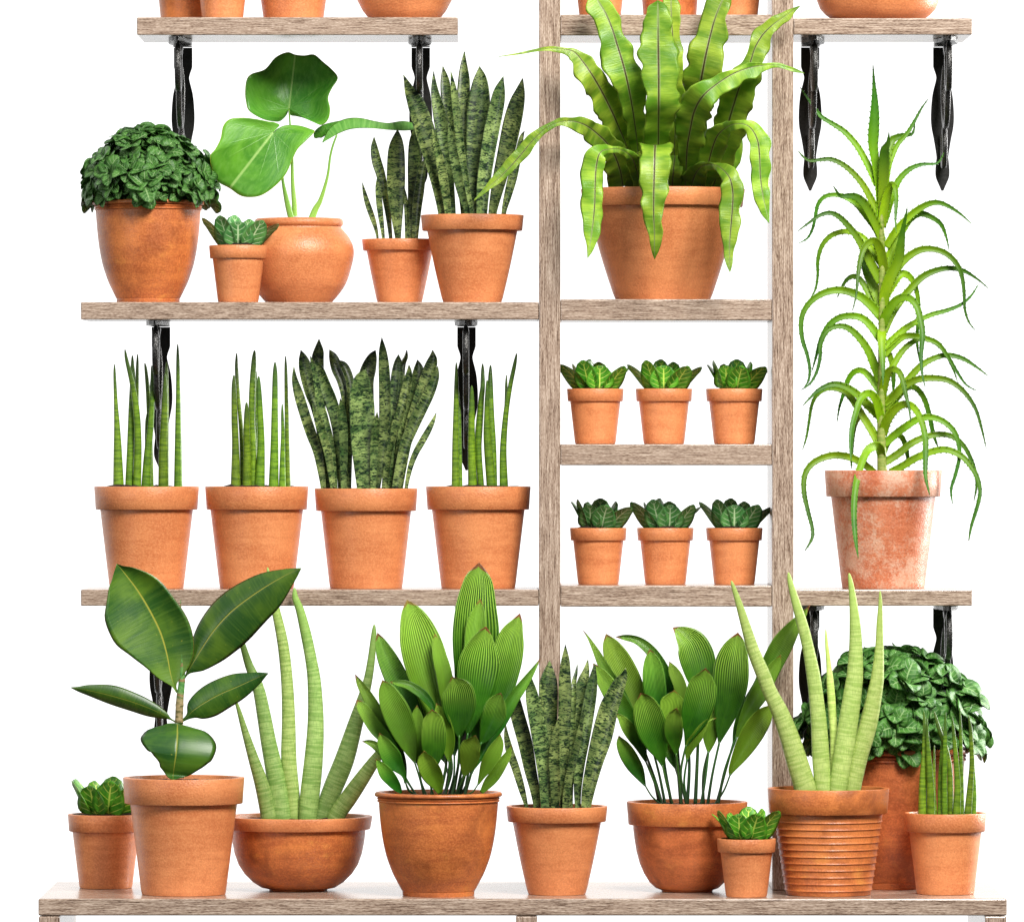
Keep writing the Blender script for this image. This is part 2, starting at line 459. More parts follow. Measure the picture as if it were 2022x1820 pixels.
for a, b_ in CROSS:
    box('shelf_board', XX(1107), XX(1524.2), .003, DEP - .002, ZZ(b_), ZZ(a), M['wood_x'], frame)

def strap_outline(L, top):
    P = [(0, 18.5), (30, 18.5), (38, 18), (52, 13.2), (62, 13), (90, 20), (125, 23), (150, 22), (175, 17), (205, 12), (215, 12.5), (232, 14), (246, 13), (262, 6), (271, 2)]
    return [(t / 271 * L, w) for t, w in P]
def strap(name, L, thick, parent, vertical, origin, mat):
    P = [p for p in catmull([list(q) for q in strap_outline(L, 0)], 60)]
    vs = []; fs = []
    for t, w in P:
        for s, h in ((-1, 0), (1, 0), (1, 1), (-1, 1)):
            x = s * w / 1000; a = t / 1000; b = h * thick
            vs.append((x, -b, -a) if vertical else (x, -a, -b))
    n = len(P)
    for i in range(n - 1):
        for j in range(4):
            a, b = i * 4 + j, i * 4 + (j + 1) % 4
            fs.append((a, b, b + 4, a + 4))
    fs += [(3, 2, 1, 0), tuple(range(4 * n - 4, 4 * n))]
    o = mesh_obj(name, vs, fs, mat, parent, smooth=False); o.location = origin; return o
def ring(acc, cy, cz, ry, rz, w, a0=0, a1=360, rs=.006):
    n = 40; P = []
    prof = []
    for i in range(n + 1):
        a = math.radians(a0 + (a1 - a0) * i / n); P.append((cy + ry * math.cos(a), cz + rz * math.sin(a)))
    m = 12; vs, fs, uv, ln = [], [], [], []
    for i, (y, z) in enumerate(P):
        y2, z2 = P[min(i + 1, n)]; y1, z1 = P[max(i - 1, 0)]
        t = Vector((0, y2 - y1, z2 - z1)).normalized(); nn = t.cross(Vector((1, 0, 0)))
        end = min(1, .45 + min(i, n - i) * .14)
        for j in range(m):
            b = 2 * PI * j / m; cx = math.copysign(abs(math.cos(b)) ** .6, math.cos(b)) * w * end; cn = math.copysign(abs(math.sin(b)) ** .8, math.sin(b)) * rs * end
            vs.append(Vector((cx, y, z)) + nn * cn); uv.append((0, 0)); ln.append((0, 0))
    for i in range(n):
        for j in range(m):
            a, b = i * m + j, i * m + (j + 1) % m; fs.append((a, b, b + m, a + m))
    fs.append(tuple(reversed(range(m)))); fs.append(tuple(range(n * m, n * m + m)))
    acc.add(vs, fs, uv, ln)
bracket_proto = []
def bracket(parent, px, zb):
    X = XX(px, DEP)
    e = bpy.data.objects.new('bracket', None); COL.objects.link(e); e.parent = parent
    e.location = Vector((X, 0, zb)) - parent.location; e.empty_display_size = .03
    if not bracket_proto:
        strap('wall_strap', 288, .007, e, True, (0, DEP - .001, -.0105), M['iron_flat'])
        s2 = strap('shelf_strap', 262, .008, e, False, (0, DEP - .010, -.0015), M['iron'])
        a = Acc(); ring(a, .078, -.057, .040, .046, .0062, 100, 420); a.obj('scroll', M['iron'], e)
        a = Acc(); ring(a, .172, -.095, .078, .078, .0058, 60, 395); a.obj('scroll', M['iron'], e)
        a = Acc(); ring(a, .238, -.2105, .037, .040, .0056, 95, 420); a.obj('scroll', M['iron'], e)
        bracket_proto.append(e)
    else:
        for ch in list(bracket_proto[0].children):
            c = ch.copy(); COL.objects.link(c); c.parent = e
def wall_shelf(x0, x1, yt, yb, label, brs):
    t = thing('bracket_shelf', label, 'shelf', (XX((x0 + x1) / 2), DEP / 2, ZZ(yb)), 'plank shelves on black scroll brackets')
    box('plank', XX(x0), XX(x1), .002 if x0 > 1560 or x1 > 1050 else 0, DEP, ZZ(yb), ZZ(yt), M['wood_x'], t)
    for p in brs: bracket(t, p, ZZ(yb))
wall_shelf(270, 904, 34.4, 69.5, 'short plank shelf at top left that ends before the tall post, above the broad-leaved plant', (361.7, 830.8))
wall_shelf(159.3, 1063.6, 596.4, 631.1, 'long plank shelf on the left carrying the round belly pot and the big snake plant', (318, 921.2))
wall_shelf(159.3, 1063.6, 1163.7, 1196, 'long plank shelf on the left carrying four equal large pots in a row', (318, 921.2))
wall_shelf(1567.4, 1919.8, 36.2, 68.8, 'short plank shelf at top right above the tall aloe', (1599.6, 1860.6))
wall_shelf(1567.4, 1919.8, 1163.7, 1196, 'short plank shelf on the right carrying the white stained aloe pot', (1599.6, 1860.6))

# ------------------------------------------------------------------ pots
def pot_thing(name, label, cat, px, Y, baseZ, group=None):
    return thing(name, label, cat, Vector((XX(px, Y), Y, baseZ)), group)
def rimpot(t, Y, rimtop, rimbot, rR, bR, aR, mat, matrim=None, soilmat='soil', curve=0.0, ribs=0, seed=0, lift=0, body=None):
    s = S(Y) / 1000; R, B, A = rR * s, bR * s, aR * s
    H = ZZ(rimtop, Y - R) - t.location.z; h = ZZ(rimbot, Y - R) - t.location.z
    e = .0012 * min(1, R / .06 + .2)
    pr = [(0.001, .0005), (A - .003, 0), (A - .0008, .0006), (A, .003)]
    if body:
        pr += [(bR * f * s, h * g) for f, g in body]
    elif ribs:
        nr = ribs; zz0 = h * .055
        for i in range(nr):
            z0 = zz0 + (h * .975 - zz0) * i / nr; z1 = zz0 + (h * .975 - zz0) * (i + 1) / nr
            for q, o in ((0, 0), (.05, .0014), (.12, .0020), (.22, .0012), (.42, .0003)):
                z = z0 + (z1 - z0) * q; r = A + (B - A) * (z / h) ** .92
                pr.append((r + o, z))
    else:
        for i in range(1, 13):
            q = i / 13; pr.append((A + (B - A) * (q + curve * math.sin(PI * q)), h * q))
    pr += [(B, h - .0012), (B - .0005, h + .004), (B - .012, h + .004)]
    p = lathe('pot', pr, mat, t)
    b = B * .988
    i_ = R - max(.007, R * .095)
    ri = [(B - .001, h + .0005), (R * .972 - e, h), (R * .972, h + e), (R * .985, h + (H - h) * .5), (R, H - e), (R - e * .4, H - e * .3), (R - e, H),
          (i_ + e, H), (i_ + e * .3, H - e * .4), (i_, H - e * 1.2), (i_, h + .0035), (B - .012, h + .0015)]
    lathe('rim', ri, matrim or mat, p, close=True)
    soil(t, i_ * .985, H - (.004 if lift else .009) , M[soilmat], seed, .0075 if lift else .006)
    return H
def lippot(t, Y, top, lipR, H, wscale, mat, seed=0):
    """urn shaped pot with a rolled lip and two beads; H height in metres"""
    R = lipR * S(Y) / 1000
    pr = [(.001, .001), (.555, 0), (.565, .004), (.565, .085), (.60, .095), (.625, .13), (.715, .28), (.775, .40), (.845, .55), (.885, .68), (.915, .80), (.933, .895)]
    P = [(pr[0][0], 0)] + [(a * R, b * H if b < .09 else b * H) for a, b in pr[1:]]
    P = [(.001, 0), (.555 * R, 0), (.562 * R, .002), (.565 * R, .048 * H), (.575 * R, .052 * H)]
    mid = catmull([[.575, .052], [.635, .12], [.705, .20], [.765, .29], [.82, .39], [.87, .53], [.905, .68], [.927, .82], [.937, .905]], 26)
    P += [(a * R, b * H) for a, b in mid]
    P += [(.955 * R, .909 * H), (.962 * R, .916 * H), (.955 * R, .924 * H), (.942 * R, .927 * H), (.957 * R, .935 * H), (.964 * R, .942 * H), (.955 * R, .950 * H), (.935 * R, .953 * H), (.93 * R, .957 * H)]
    p = lathe('pot', P, mat, t)
    L = [(.93 * R, .9575 * H), (.985 * R, .960 * H), (R * .998, .968 * H), (R, .980 * H), (R * .992, .992 * H), (R * .975, H), (.90 * R, H), (.885 * R, .992 * H), (.88 * R, .95 * H), (.86 * R, .80 * H), (.92 * R, .80 * H)]
    lathe('lip', L, mat, p, close=True)
    soil(t, .872 * R, H * .93, M['soil'], seed, .008)

# ---------------- plants
UP = Vector((0, -1, 0))
def leaf_obj(name, P, mat, parent, nseg, **kw):
    a = Acc(); blade(a, catmull(P, nseg), UP, **kw); return a.obj(name, mat, parent)
def snake_plant(t, Y, crop, specs, mat='snake'):
    for i, it in enumerate(specs):
        spec, d = it[0], it[1]
        P = parse(spec, crop, Y, d, t.location)
        b = P[0]; P.insert(0, [b[0], b[1], b[2] - .03, b[3] * .9, b[4] * .9])
        roll = it[2] if len(it) > 2 else random.uniform(-.45, .45)
        c = math.cos(roll)
        for q in P: q[3] /= c; q[4] /= c
        leaf_obj('leaf', P, M[mat], t, 34, roll=roll, cup=.42, thick=.0042, m=11, seed=i * 1.37)
def spears(t, Y, crop, specs, mat='spear', flat=1.0, down=.03):
    for i, it in enumerate(specs):
        P = parse(it[0], crop, Y, it[1], t.location)
        P[-1][3] = P[-1][4] = .0008
        pre = P[-2]; b = P[-1]
        P.insert(-1, [b[0] + (pre[0] - b[0]) * .22, b[1] + (pre[1] - b[1]) * .22, b[2] + (pre[2] - b[2]) * .22, pre[3] * .55, 0])
        g = P[0]; P.insert(0, [g[0], g[1], g[2] - down, g[3] * .98, 0])
        a = Acc(); tube(a, catmull([q[:4] for q in P], 30), 16, flat, seed=i * 2.1)
        a.obj('leaf', M[mat], t)

SHZ = ZZ(596.4); SLZ = ZZ(1163.7)
CZ = [ZZ(a) for a, b in CROSS]

# ---- top row, only the feet of the pots are in the picture
def toppot(px, Y, bz, R, B, A, label, mat='clay', body=None, h=.16, seed=1):
    t = pot_thing('plant_pot', label, 'plant pot', px, Y, bz, 'pots along the top edge')
    top = CY - (bz + h) * 1000 / S(Y - R / 1000); bot = CY - (bz + h * .77) * 1000 / S(Y - R / 1000)
    rimpot(t, Y, top, bot, R, B, A, M[mat], seed=seed, body=body)
TL = ZZ(34.4)
toppot(372, .19, TL, 74, 66, 54, 'terracotta pot at top left half hidden behind a smaller pot', 'clay_brown', seed=1)
toppot(439.5, .075, TL, 56, 50, 40.5, 'small terracotta pot second from left on the top left shelf, in front of another', h=.112, seed=2)
toppot(579.5, .14, TL, 86, 76, 58.5, 'terracotta pot with straight sides in the middle of the top left shelf', 'clay_bumpy', seed=3)
RND = [(.84, .08), (.93, .16), (1.02, .28), (1.08, .40), (1.10, .52), (1.10, .65), (1.05, .8), (.99, .92)]
toppot(798.7, .14, TL, 100, 96, 66, 'wide flaring terracotta pot at the right end of the top left shelf', 'clay_bumpy', body=[(.74, .04), (.86, .14), (.97, .28), (1.05, .42), (1.09, .56), (1.09, .7), (1.05, .84), (1.0, .94)], h=.19, seed=4)
toppot(1185, .14, CZ[0], 56, 50, 40.5, 'terracotta pot at the left on the frame\'s top shelf, behind the fern', h=.112, seed=5)
toppot(1322.6, .15, CZ[0], 66, 60, 52, 'darker brown pot in the middle of the frame\'s top shelf, behind the fern', 'clay_deep', h=.14, seed=6)
toppot(1455, .14, CZ[0], 56, 50, 40.5, 'terracotta pot at the right on the frame\'s top shelf, beside the post', h=.112, seed=7)
toppot(1733.5, .145, ZZ(36.2), 118, 120, 74, 'round bottomed terracotta bowl on the top right shelf', 'clay_bumpy', body=[(.74, .03), (.86, .11), (.95, .20), (1.0, .32), (1.03, .5), (1.03, .7), (1.01, .9)], h=.17, seed=8)

# ---- middle left shelf: round belly pot with philodendron
t = pot_thing('potted_broad_leaf_plant', 'round bellied pot with three huge green leaves on long stalks', 'potted plant', 590, .178, SHZ)
Yp = .178
def belly(t, Y):
    s = S(Y) / 1000
    H = ZZ(429, Y - .08) - t.location.z
    prof = [(62, 0), (65, .012), (79, .107), (90, .20), (97, .29), (105, .45), (109, .58), (107, .68), (100, .77), (91, .84), (85, .88), (84, .90)]
    P = [(.001, .0)] + [(r * s, z * H) for r, z in catmull([list(q) for q in prof], 40)]
    p = lathe('pot', P, M['clay_bumpy'], t)
    lp = [(83, .901), (85.5, .91), (87.5, .93), (88, .955), (86.5, .98), (83, .998), (77, 1.0), (75, .99), (74, .95), (74, .88), (80, .88)]
    lathe('lip', [(r * s, z * H) for r, z in lp], M['clay_bumpy'], p, close=True)
    soil(t, .074, H - .008, M['pebble'], 3, .013, 'gravel')
belly(t, Yp)
def outline_leaf(t, crop, Y, pts, attach, d, relief, mat, tipidx):
    """heart-shaped blade: rings between the stalk joint and the outline, bent out of plane, with thickness"""
    ox, oy = ORG[crop]
    k = len(pts); n = 120
    C = [[float(a), float(b)] for a, b in pts]
    ring_ = []
    for i in range(n + 1):
        tt = i / n * (k - 1); q = min(int(tt), k - 2); f = tt - q
        p0, p1, p2, p3 = C[max(q - 1, 0)], C[q], C[q + 1], C[min(q + 2, k - 1)]
        ring_.append([.5 * ((2 * b) + (-a + c) * f + (2 * a - 5 * b + 4 * c - e) * f * f + (-a + 3 * b - 3 * c + e) * f ** 3) for a, b, c, e in zip(p0, p1, p2, p3)])
    acc = Acc(); R = 14
    tip = Vector(pts[tipidx]) - Vector(attach); tl = tip.length; td = tip / tl
    tn = (tipidx) / (k - 1)
    for sgn in (1, -1):
        vs, uv, ln = [], [], []
        for r in range(R + 1):
            f = (r / R)
            for i in range(n + 1):
                x = attach[0] + (ring_[i][0] - attach[0]) * f; y = attach[1] + (ring_[i][1] - attach[1]) * f
                v2 = Vector((x, y)) - Vector(attach); al = v2.dot(td) / tl; ac = (v2.x * td.y - v2.y * td.x) / tl
                dd = relief(al, ac, f, i / n)
                Y2 = Y + (d + dd) / 1000
                p = W(ox + x / K, oy + y / K, Y2) - t.location
                p.y += (0 if sgn == 1 else .0011)
                vs.append(p); uu = i / n; uu = .5 * uu / tn if uu < tn else .5 + .5 * (uu - tn) / (1 - tn)
                uv.append((uu, f)); ln.append((f * tl / K / 1000, (uu - .5) * f * .3))
        fs = []
        for r in range(R):
            for i in range(n):
                a = r * (n + 1) + i; q = (a, a + 1, a + n + 2, a + n + 1)
                fs.append(q if sgn == 1 else q[::-1])
        acc.add(vs, fs, uv, ln)
    o1 = R * (n + 1); o2 = (R + 1) * (n + 1) + R * (n + 1)
    for i in range(n): acc.f.append((o1 + i, o1 + i + 1, o2 + i + 1, o2 + i))
    return acc.obj('leaf', M[mat], t)
def rel1(al, ac, f, u): return -26 * abs(ac) ** 1.1 * 1.6 + 22 * al * al + 7 * f * f * math.sin(u * 34) + 20 * math.sin(abs(ac) * 6)*f*.5
pts1 = [(1803, 832), (1786, 880), (1740, 925), (1690, 930), (1600, 910), (1500, 850), (1475, 780), (1468, 700), (1480, 610), (1520, 565), (1620, 530), (1700, 440), (1790, 400),
        (1850, 418), (1920, 425), (1995, 418), (2060, 470), (2140, 540), (2177, 600), (2130, 680), (2103, 750), (2118, 830), (2105, 910), (2055, 957), (1990, 935), (1920, 905), (1860, 890), (1815, 880), (1806, 832)]
outline_leaf(t, 'A1', Yp, pts1, (1803, 828), 15, rel1, 'philo', 13)
pts2 = [(1682, 1005), (1712, 980), (1732, 955), (1690, 935), (1650, 930), (1550, 910), (1440, 900), (1350, 912), (1300, 965), (1280, 1060), (1240, 1140), (1200, 1195), (1215, 1290), (1255, 1385), (1350, 1440),
        (1430, 1495), (1510, 1508), (1600, 1490), (1700, 1420), (1780, 1330), (1830, 1220), (1870, 1140), (1930, 1080), (1998, 1008), (1965, 985), (1880, 960), (1780, 957), (1715, 985), (1690, 1008)]
outline_leaf(t, 'A1', Yp, pts2, (1683, 1012), -45, lambda al, ac, f, u: -32 * al - 34 * abs(ac) + 5 * f * f * math.sin(u * 30) + 26 * al * al, 'philo', 14)
a = Acc(); P = parse("1010,975,12,12;930,968,32,30;850,962,40,42;740,968,30,30;640,955,32,34;520,940,46,48;430,950,52,48;350,985,46,42;290,1035,30,28;238,1090,3,3", 'A2', Yp, -10, t.location)
blade(a, catmull(P, 40), UP, cup=.0, thick=.0012, ripple=.002, rf=50, roll=-.45); a.obj('leaf', M['philo_light'], t)
a = Acc(); P = parse("183,1058,8,10;200,1030,38,34;250,995,40,40;310,965,34,30;390,925,6,6", 'A2', Yp, 20, t.location)
blade(a, catmull(P, 16), UP, cup=-.3, thick=.0012); a.obj('leaf_lobe', M['philo'], t)
for spec, cr, d in (("1803,832,12;1812,950,14;1825,1150,20;1832,1400,30;1845,1560,42;1850,1700,44", 'A1', 8), ("1690,1020,14;1740,1200,18;1755,1370,22;1775,1480,34;1800,1590,46;1830,1700,50", 'A1', -22), ("350,1030,14;320,1110,16;298,1200,18;278,1350,22;228,1520,34;185,1600,48;150,1690,54", 'A2', -14)):
    P = parse(spec, cr, Yp, d, t.location); a = Acc(); tube(a, catmull([q[:4] for q in P], 24), 12); a.obj('leaf_stalk', M['philo_stalk'], t)

# ---- snake plants
S1 = [("860,575;903,700,85;948,800,135;1012,1000,155;1070,1200,140;1118,1400,110;1150,1625,65", -30, .3), ("1088,545;1100,700,60;1140,880,105;1175,1100,100;1205,1350,80;1235,1625,50", 15),
      ("1158,508;1180,620,70;1195,760,85;1225,950,80;1290,1300,70;1330,1625,60", 35), ("1220,545;1240,680,45;1262,850,62;1290,1100,62;1325,1350,58;1370,1625,42", -35),
      ("1322,395;1324,520,62;1328,640,95;1320,800,100;1315,1100,90;1320,1400,75;1330,1625,60", 45), ("1438,508;1450,600,100;1450,720,155;1440,850,175;1420,1050,150;1400,1300,115;1390,1625,70", 20, -.3),
      ("1620,585;1597,690,85;1578,800,112;1537,1000,118;1503,1200,112;1475,1400,104;1460,1625,85", -35, -.2), ("1767,600;1755,700,75;1733,800,120;1700,950,140;1650,1180,130;1595,1400,105;1545,1625,65", 5, -.4),
      ("1080,990;1107,1100,48;1135,1220,65;1160,1350,72;1180,1480,65;1197,1625,48", -55), ("1205,940;1220,1050,52;1245,1200,75;1275,1350,75;1310,1500,62;1345,1625,42", -50),
      ("1778,1005;1760,1060,35;1735,1200,55;1700,1350,72;1660,1500,60;1628,1625,36", -25)]
t = pot_thing('potted_snake_plant', 'large snake plant in a tapered pot, beside the tall post on the long plank shelf', 'potted plant', 932.6, .105, SHZ)
rimpot(t, .105, 422, 453, 101.7, 89, 58, M['clay'], M['clay_bumpy'], curve=.04, seed=11)
snake_plant(t, .105, 'A2', S1)
S2 = [("543,1393;560,1470,28;585,1560,42;620,1660,42;645,1740,30;660,1820,18", -20), ("632,1050;640,1130,55;660,1230,75;690,1330,72;715,1450,60;740,1600,46;762,1820,26", 15),
      ("665,1330;662,1420,35;672,1530,48;685,1650,42;705,1820,24", -15), ("813,988;808,1060,80;800,1150,125;797,1300,140;797,1450,135;805,1650,90;815,1820,45", -28, .15),
      ("945,970;945,1080,75;955,1250,110;950,1450,100;930,1650,70;905,1820,40", 10), ("1035,1200;1005,1300,60;985,1450,80;965,1600,75;950,1820,50", -12), ("868,1440;875,1520,30;885,1650,38;885,1820,30", 10)]
t = pot_thing('potted_snake_plant', 'smaller snake plant with few mottled blades, pot half behind the large tapered one', 'potted plant', 789, .19, SHZ)
rimpot(t, .19, 470.6, 493.3, 74.5, 65, 43.6, M['clay'], M['clay_bumpy'], curve=.03, seed=12)
snake_plant(t, .19, 'A2', S2)
S3 = [("22,1185;25,1280,45;55,1400,75;100,1550,80;150,1700,80;205,1850,75;245,2114,40", -25, .3), ("75,1057;90,1130,75;110,1230,105;150,1380,105;190,1500,90;230,1700,75;270,2114,50", 10, .35), ("148,1103;165,1180,35;190,1300,45;215,1450,60;255,1600,62;300,1800,60;330,2114,45", -35),
      ("212,972;215,1060,75;210,1140,95;215,1300,90;230,1500,80;300,2114,50", 35), ("185,1130;215,1200,75;260,1330,100;310,1450,100;350,1600,90;370,1800,70;385,2114,50", -10), ("292,1053;320,1110,65;350,1200,90;390,1300,80;420,1450,70;430,1700,60;430,2114,50", 40),
      ("360,1135;400,1180,60;440,1280,65;450,1400,60;440,1600,60;430,2114,50", 25), ("645,1057;620,1110,70;590,1200,115;570,1300,120;580,1500,100;580,2114,70", 40), ("570,1205;545,1260,110;530,1350,160;535,1450,190;540,1600,190;540,1750,175;545,1950,135;555,2114,110", -42, .12),
      ("692,960;700,1050,55;710,1170,82;717,1330,90;718,1550,90;705,1750,75;680,1950,62;660,2114,45", -48, -.1), ("820,1090;818,1150,60;813,1250,95;800,1400,95;770,1600,80;740,2114,60", 30), ("885,1055;875,1110,30;850,1180,40;830,1400,50;780,2114,45", 45),
      ("898,1172;905,1230,45;890,1330,75;850,1500,75;800,1650,70;750,1850,60;720,2114,50", -30), ("965,1130;970,1200,75;950,1300,90;900,1500,90;850,1700,80;790,2114,55", 30), ("1080,1057;1085,1130,75;1060,1220,100;1010,1350,100;960,1500,90;900,1700,80;830,2114,55", 5, -.3),
      ("1120,1180;1105,1260,60;1060,1380,85;990,1520,95;930,1650,90;870,1800,85;800,2114,60", -28, -.2), ("1108,1535;1085,1600,32;1045,1680,48;1000,1760,52;950,1850,48;910,1960,40;880,2114,26", -10), ("375,1425;385,1500,50;395,1620,65;400,1750,68;400,1900,60;400,2114,40", -55, .1),
      ("658,1530;650,1600,48;640,1700,62;632,1820,62;625,2114,40", -58, .1), ("165,1480;200,1580,60;240,1700,65;280,1850,60;320,2114,40", -45, .2)]
t = pot_thing('potted_snake_plant', 'densely bladed snake plant, third of the four equal pots in a row', 'potted plant', 722.8, .13, SLZ)
rimpot(t, .13, 964.6, 1009.4, 101.7, 89, 71.5, M['clay'], M['clay_bumpy'], seed=13)
snake_plant(t, .13, 'B2', S3)
S4 = [("38,-92;50,0,60;70,100,95;105,250,110;160,450,110;200,650,95;235,800,75;255,945,50", 0, .4), ("213,-60;215,50,85;235,180,110;270,350,125;300,550,115;315,750,85;318,950,62", -38, .1), ("358,-178;350,-90,85;345,10,140;345,200,140;350,400,110;355,650,85;365,945,60", 30, .1),
      ("478,-298;475,-180,65;470,-60,90;470,80,100;465,300,95;460,500,85;460,700,60;455,945,40", -12, .2), ("568,-145;560,-80,25;545,0,38;540,150,45;520,945,30", 30), ("648,-183;640,-100,50;615,0,90;590,150,110;560,350,90;530,600,70;500,945,45", 25),
      ("700,-155;695,-60,55;680,60,90;650,250,100;615,450,100;590,600,90;575,800,60;575,945,45", -5, -.3), ("938,-118;925,-60,60;893,0,100;850,100,130;810,200,148;762,400,158;705,600,128;658,800,102;637,950,75", -30, -.15), ("22,310;25,400,40;50,520,62;95,650,62;140,800,52;178,945,28", -10, .3),
      ("428,250;405,400,60;395,550,85;400,700,85;405,850,75;400,945,60", -45), ("625,150;590,350,40;560,500,55;520,650,60;490,800,60;478,950,50", -40, .1)]
t = pot_thing('potted_snake_plant', 'snake plant on the bench, between the two pleated leafy plants', 'potted plant', 1099.6, -.126, BZ)
rimpot(t, -.126, 1595.4, 1626, 100, 87.5, 57, M['clay'], M['clay_bumpy'], curve=.04, seed=14)
snake_plant(t, -.126, 'D3', S4)

# ---- cylindrical snake plants
P1 = [("470,1165;472,1250,22;480,1450,30;490,1650,48;495,1820,64;501,2100,84", 0), ("550,1052;565,1140,28;610,1330,42;640,1550,52;650,1800,56;642,2100,64", -25), ("607,1098;608,1170,28;610,1300,44;603,1500,52;595,1800,60;585,2100,68", 5), ("647,1088;645,1200,25;643,1400,28;640,1600,30;640,2100,35", 25),
      ("702,1155;712,1220,25;728,1400,35;740,1700,40;745,2100,50", 15), ("755,1175;760,1270,30;758,1450,38;745,1650,48;725,1850,60;712,2100,74", -15), ("720,1540;718,1620,28;718,1820,35;715,2100,40", 5), ("867,1145;868,1230,28;865,1500,40;860,2100,50", 20),
      ("858,1235;857,1350,40;855,1550,58;845,1800,70;843,2100,78", -20), ("953,1012;955,1150,28;957,1400,36;957,1650,48;957,2100,66", 0)]
P2 = [("1403,1080;1403,1200,28;1415,1400,30;1440,1700,35;1450,2100,40", 20), ("1383,1247;1383,1350,38;1388,1600,50;1395,1800,56;1396,2100,78", -5), ("1479,1455;1480,1550,40;1480,1700,52;1483,1820,56;1484,2100,70", -28), ("1540,1058;1535,1150,40;1525,1350,52;1520,1600,54;1530,1820,58;1530,2100,60", 0),
      ("1553,1220;1550,1400,30;1540,2100,40", 25), ("1572,1255;1575,1370,38;1585,1600,50;1590,1800,58;1580,2100,78", -20), ("1697,1148;1697,1260,40;1695,1500,50;1692,1800,62;1686,2100,78", -8), ("1752,1468;1753,1550,22;1757,1700,30;1755,1850,40;1753,2100,56", -14), ("1777,1103;1780,1230,25;1785,1500,32;1790,1800,36;1795,2100,45", 8)]
P4 = [("1262,1152;1262,1300,32;1260,1500,42;1255,1800,52;1256,2100,62", -8), ("1275,1350;1285,1600,30;1292,2100,35", 15), ("1380,1328;1380,1430,38;1378,1600,50;1378,1800,56;1385,2100,68", -26), ("1463,1160;1463,1250,30;1455,1500,35;1430,1900,40;1430,2100,46", 22), ("1470,1225;1462,1350,38;1445,1500,46;1428,1800,56;1450,2100,50", 0),
      ("1497,1285;1497,1400,32;1495,1550,42;1500,1750,60;1530,2100,75", -22), ("1523,1170;1522,1300,38;1528,1550,48;1540,1800,55;1545,2100,60", 14), ("1645,1247;1643,1330,20;1640,1500,25;1615,2100,30", 20), ("1723,1082;1705,1180,30;1670,1350,36;1640,1550,42;1620,1820,52;1625,2100,66", -6)]
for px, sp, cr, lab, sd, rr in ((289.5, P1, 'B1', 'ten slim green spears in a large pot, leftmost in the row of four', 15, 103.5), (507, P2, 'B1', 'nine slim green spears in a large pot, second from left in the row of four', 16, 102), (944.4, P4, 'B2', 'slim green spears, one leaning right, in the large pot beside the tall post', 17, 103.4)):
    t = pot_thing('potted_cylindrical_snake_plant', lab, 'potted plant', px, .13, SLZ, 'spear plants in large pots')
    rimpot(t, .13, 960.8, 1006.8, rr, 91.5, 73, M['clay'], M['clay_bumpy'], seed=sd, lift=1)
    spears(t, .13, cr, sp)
P8 = [("1257,210;1262,330,28;1262,550,45;1250,750,58;1247,1000,68", -5), ("1280,262;1285,400,25;1300,650,50;1310,850,62;1312,1000,65", -22), ("1337,470;1335,600,22;1333,800,30;1340,980,40", 12), ("1335,210;1360,300,28;1385,380,34;1430,500,34;1455,650,40;1460,850,48;1460,990,40", 8), ("1423,218;1420,350,28;1417,550,38;1415,800,42;1418,1003,46", -20),
      ("1400,320;1395,500,25;1385,700,35;1380,980,38", 18), ("1473,250;1485,380,28;1505,600,40;1515,800,52;1508,990,62", -14), ("1533,185;1538,350,25;1542,600,32;1550,985,36", 12), ("1600,245;1615,360,28;1625,600,40;1615,750,45;1595,1000,60", -15), ("1605,380;1622,500,22;1640,800,38;1640,980,36", 10)]
t = pot_thing('potted_cylindrical_snake_plant', 'short thin spears in a small pot at the bench\'s right end, before the bush', 'potted plant', 1866.6, -.115, BZ)
rimpot(t, -.115, 1607.9, 1644.8, 80.4, 71.3, 56.6, M['clay'], M['clay_bumpy'], seed=18)
spears(t, -.115, 'D4', P8)
BW = [("1590,120;1615,180,30;1665,350,52;1730,560,80;1800,780,110;1850,1025,120", -30), ("1610,-420;1650,-300,45;1700,-140,65;1770,30,90;1815,250,108;1850,450,120;1900,700,140;1945,1015,158", 0)]
o_ = 1819.6
BW2 = [("22,-889;40,-760,40;85,-560,65;140,-300,85;172,0,92;183,300,105;185,600,120;215,850,108;222,1018,98", 10), ("226,-731;235,-650,50;270,-560,65;315,-380,82;355,-180,90;380,0,105;390,300,125;372,600,145;345,850,150;330,1010,140", -20),
       ("838,-452;832,-350,45;810,-150,60;775,30,75;695,300,115;610,580,150;520,800,150;440,1015,130", 10), ("960,400;900,500,60;830,600,90;740,730,115;650,860,130;540,1025,130", -25)]
t = pot_thing('potted_cylindrical_snake_plant', 'six thick fanned light green spears in a shallow round bowl', 'potted plant', 589, 0.0, BZ)
rimpot(t, 0.0, 1617.7, 1643.3, 146.6, 132.5, 58, M['clay_brown'], M['clay_bumpy'], seed=19,
       body=[(.55, .05), (.68, .14), (.80, .27), (.89, .42), (.95, .60), (.985, .80), (1.0, .94)])
spears(t, 0.0, 'D1', BW, 'mid_spear', .75); spears(t, 0.0, 'D2', BW2, 'mid_spear', .75)
RB = [("-214,-786;-168,-650,48;-115,-480,70;-45,-250,95;30,-70,110;80,60,112;160,220,130;235,420,150;290,600,165;355,815,170", -10), ("222,-849;240,-760,45;285,-600,68;335,-430,85;378,-250,90;412,-70,105;430,60,110;455,300,122;470,560,135;490,815,130", 0),
      ("508,-414;515,-300,25;530,-150,38;545,30,60;560,250,62;570,450,60;560,815,45", 30), ("685,-844;700,-760,40;718,-620,60;732,-450,85;737,-280,102;732,-80,125;715,60,138;680,300,150;640,560,150;600,815,130", -18), ("923,-709;925,-600,32;920,-450,50;918,-280,65;905,-80,95;890,30,110;835,300,138;760,560,140;715,815,120", 6)]
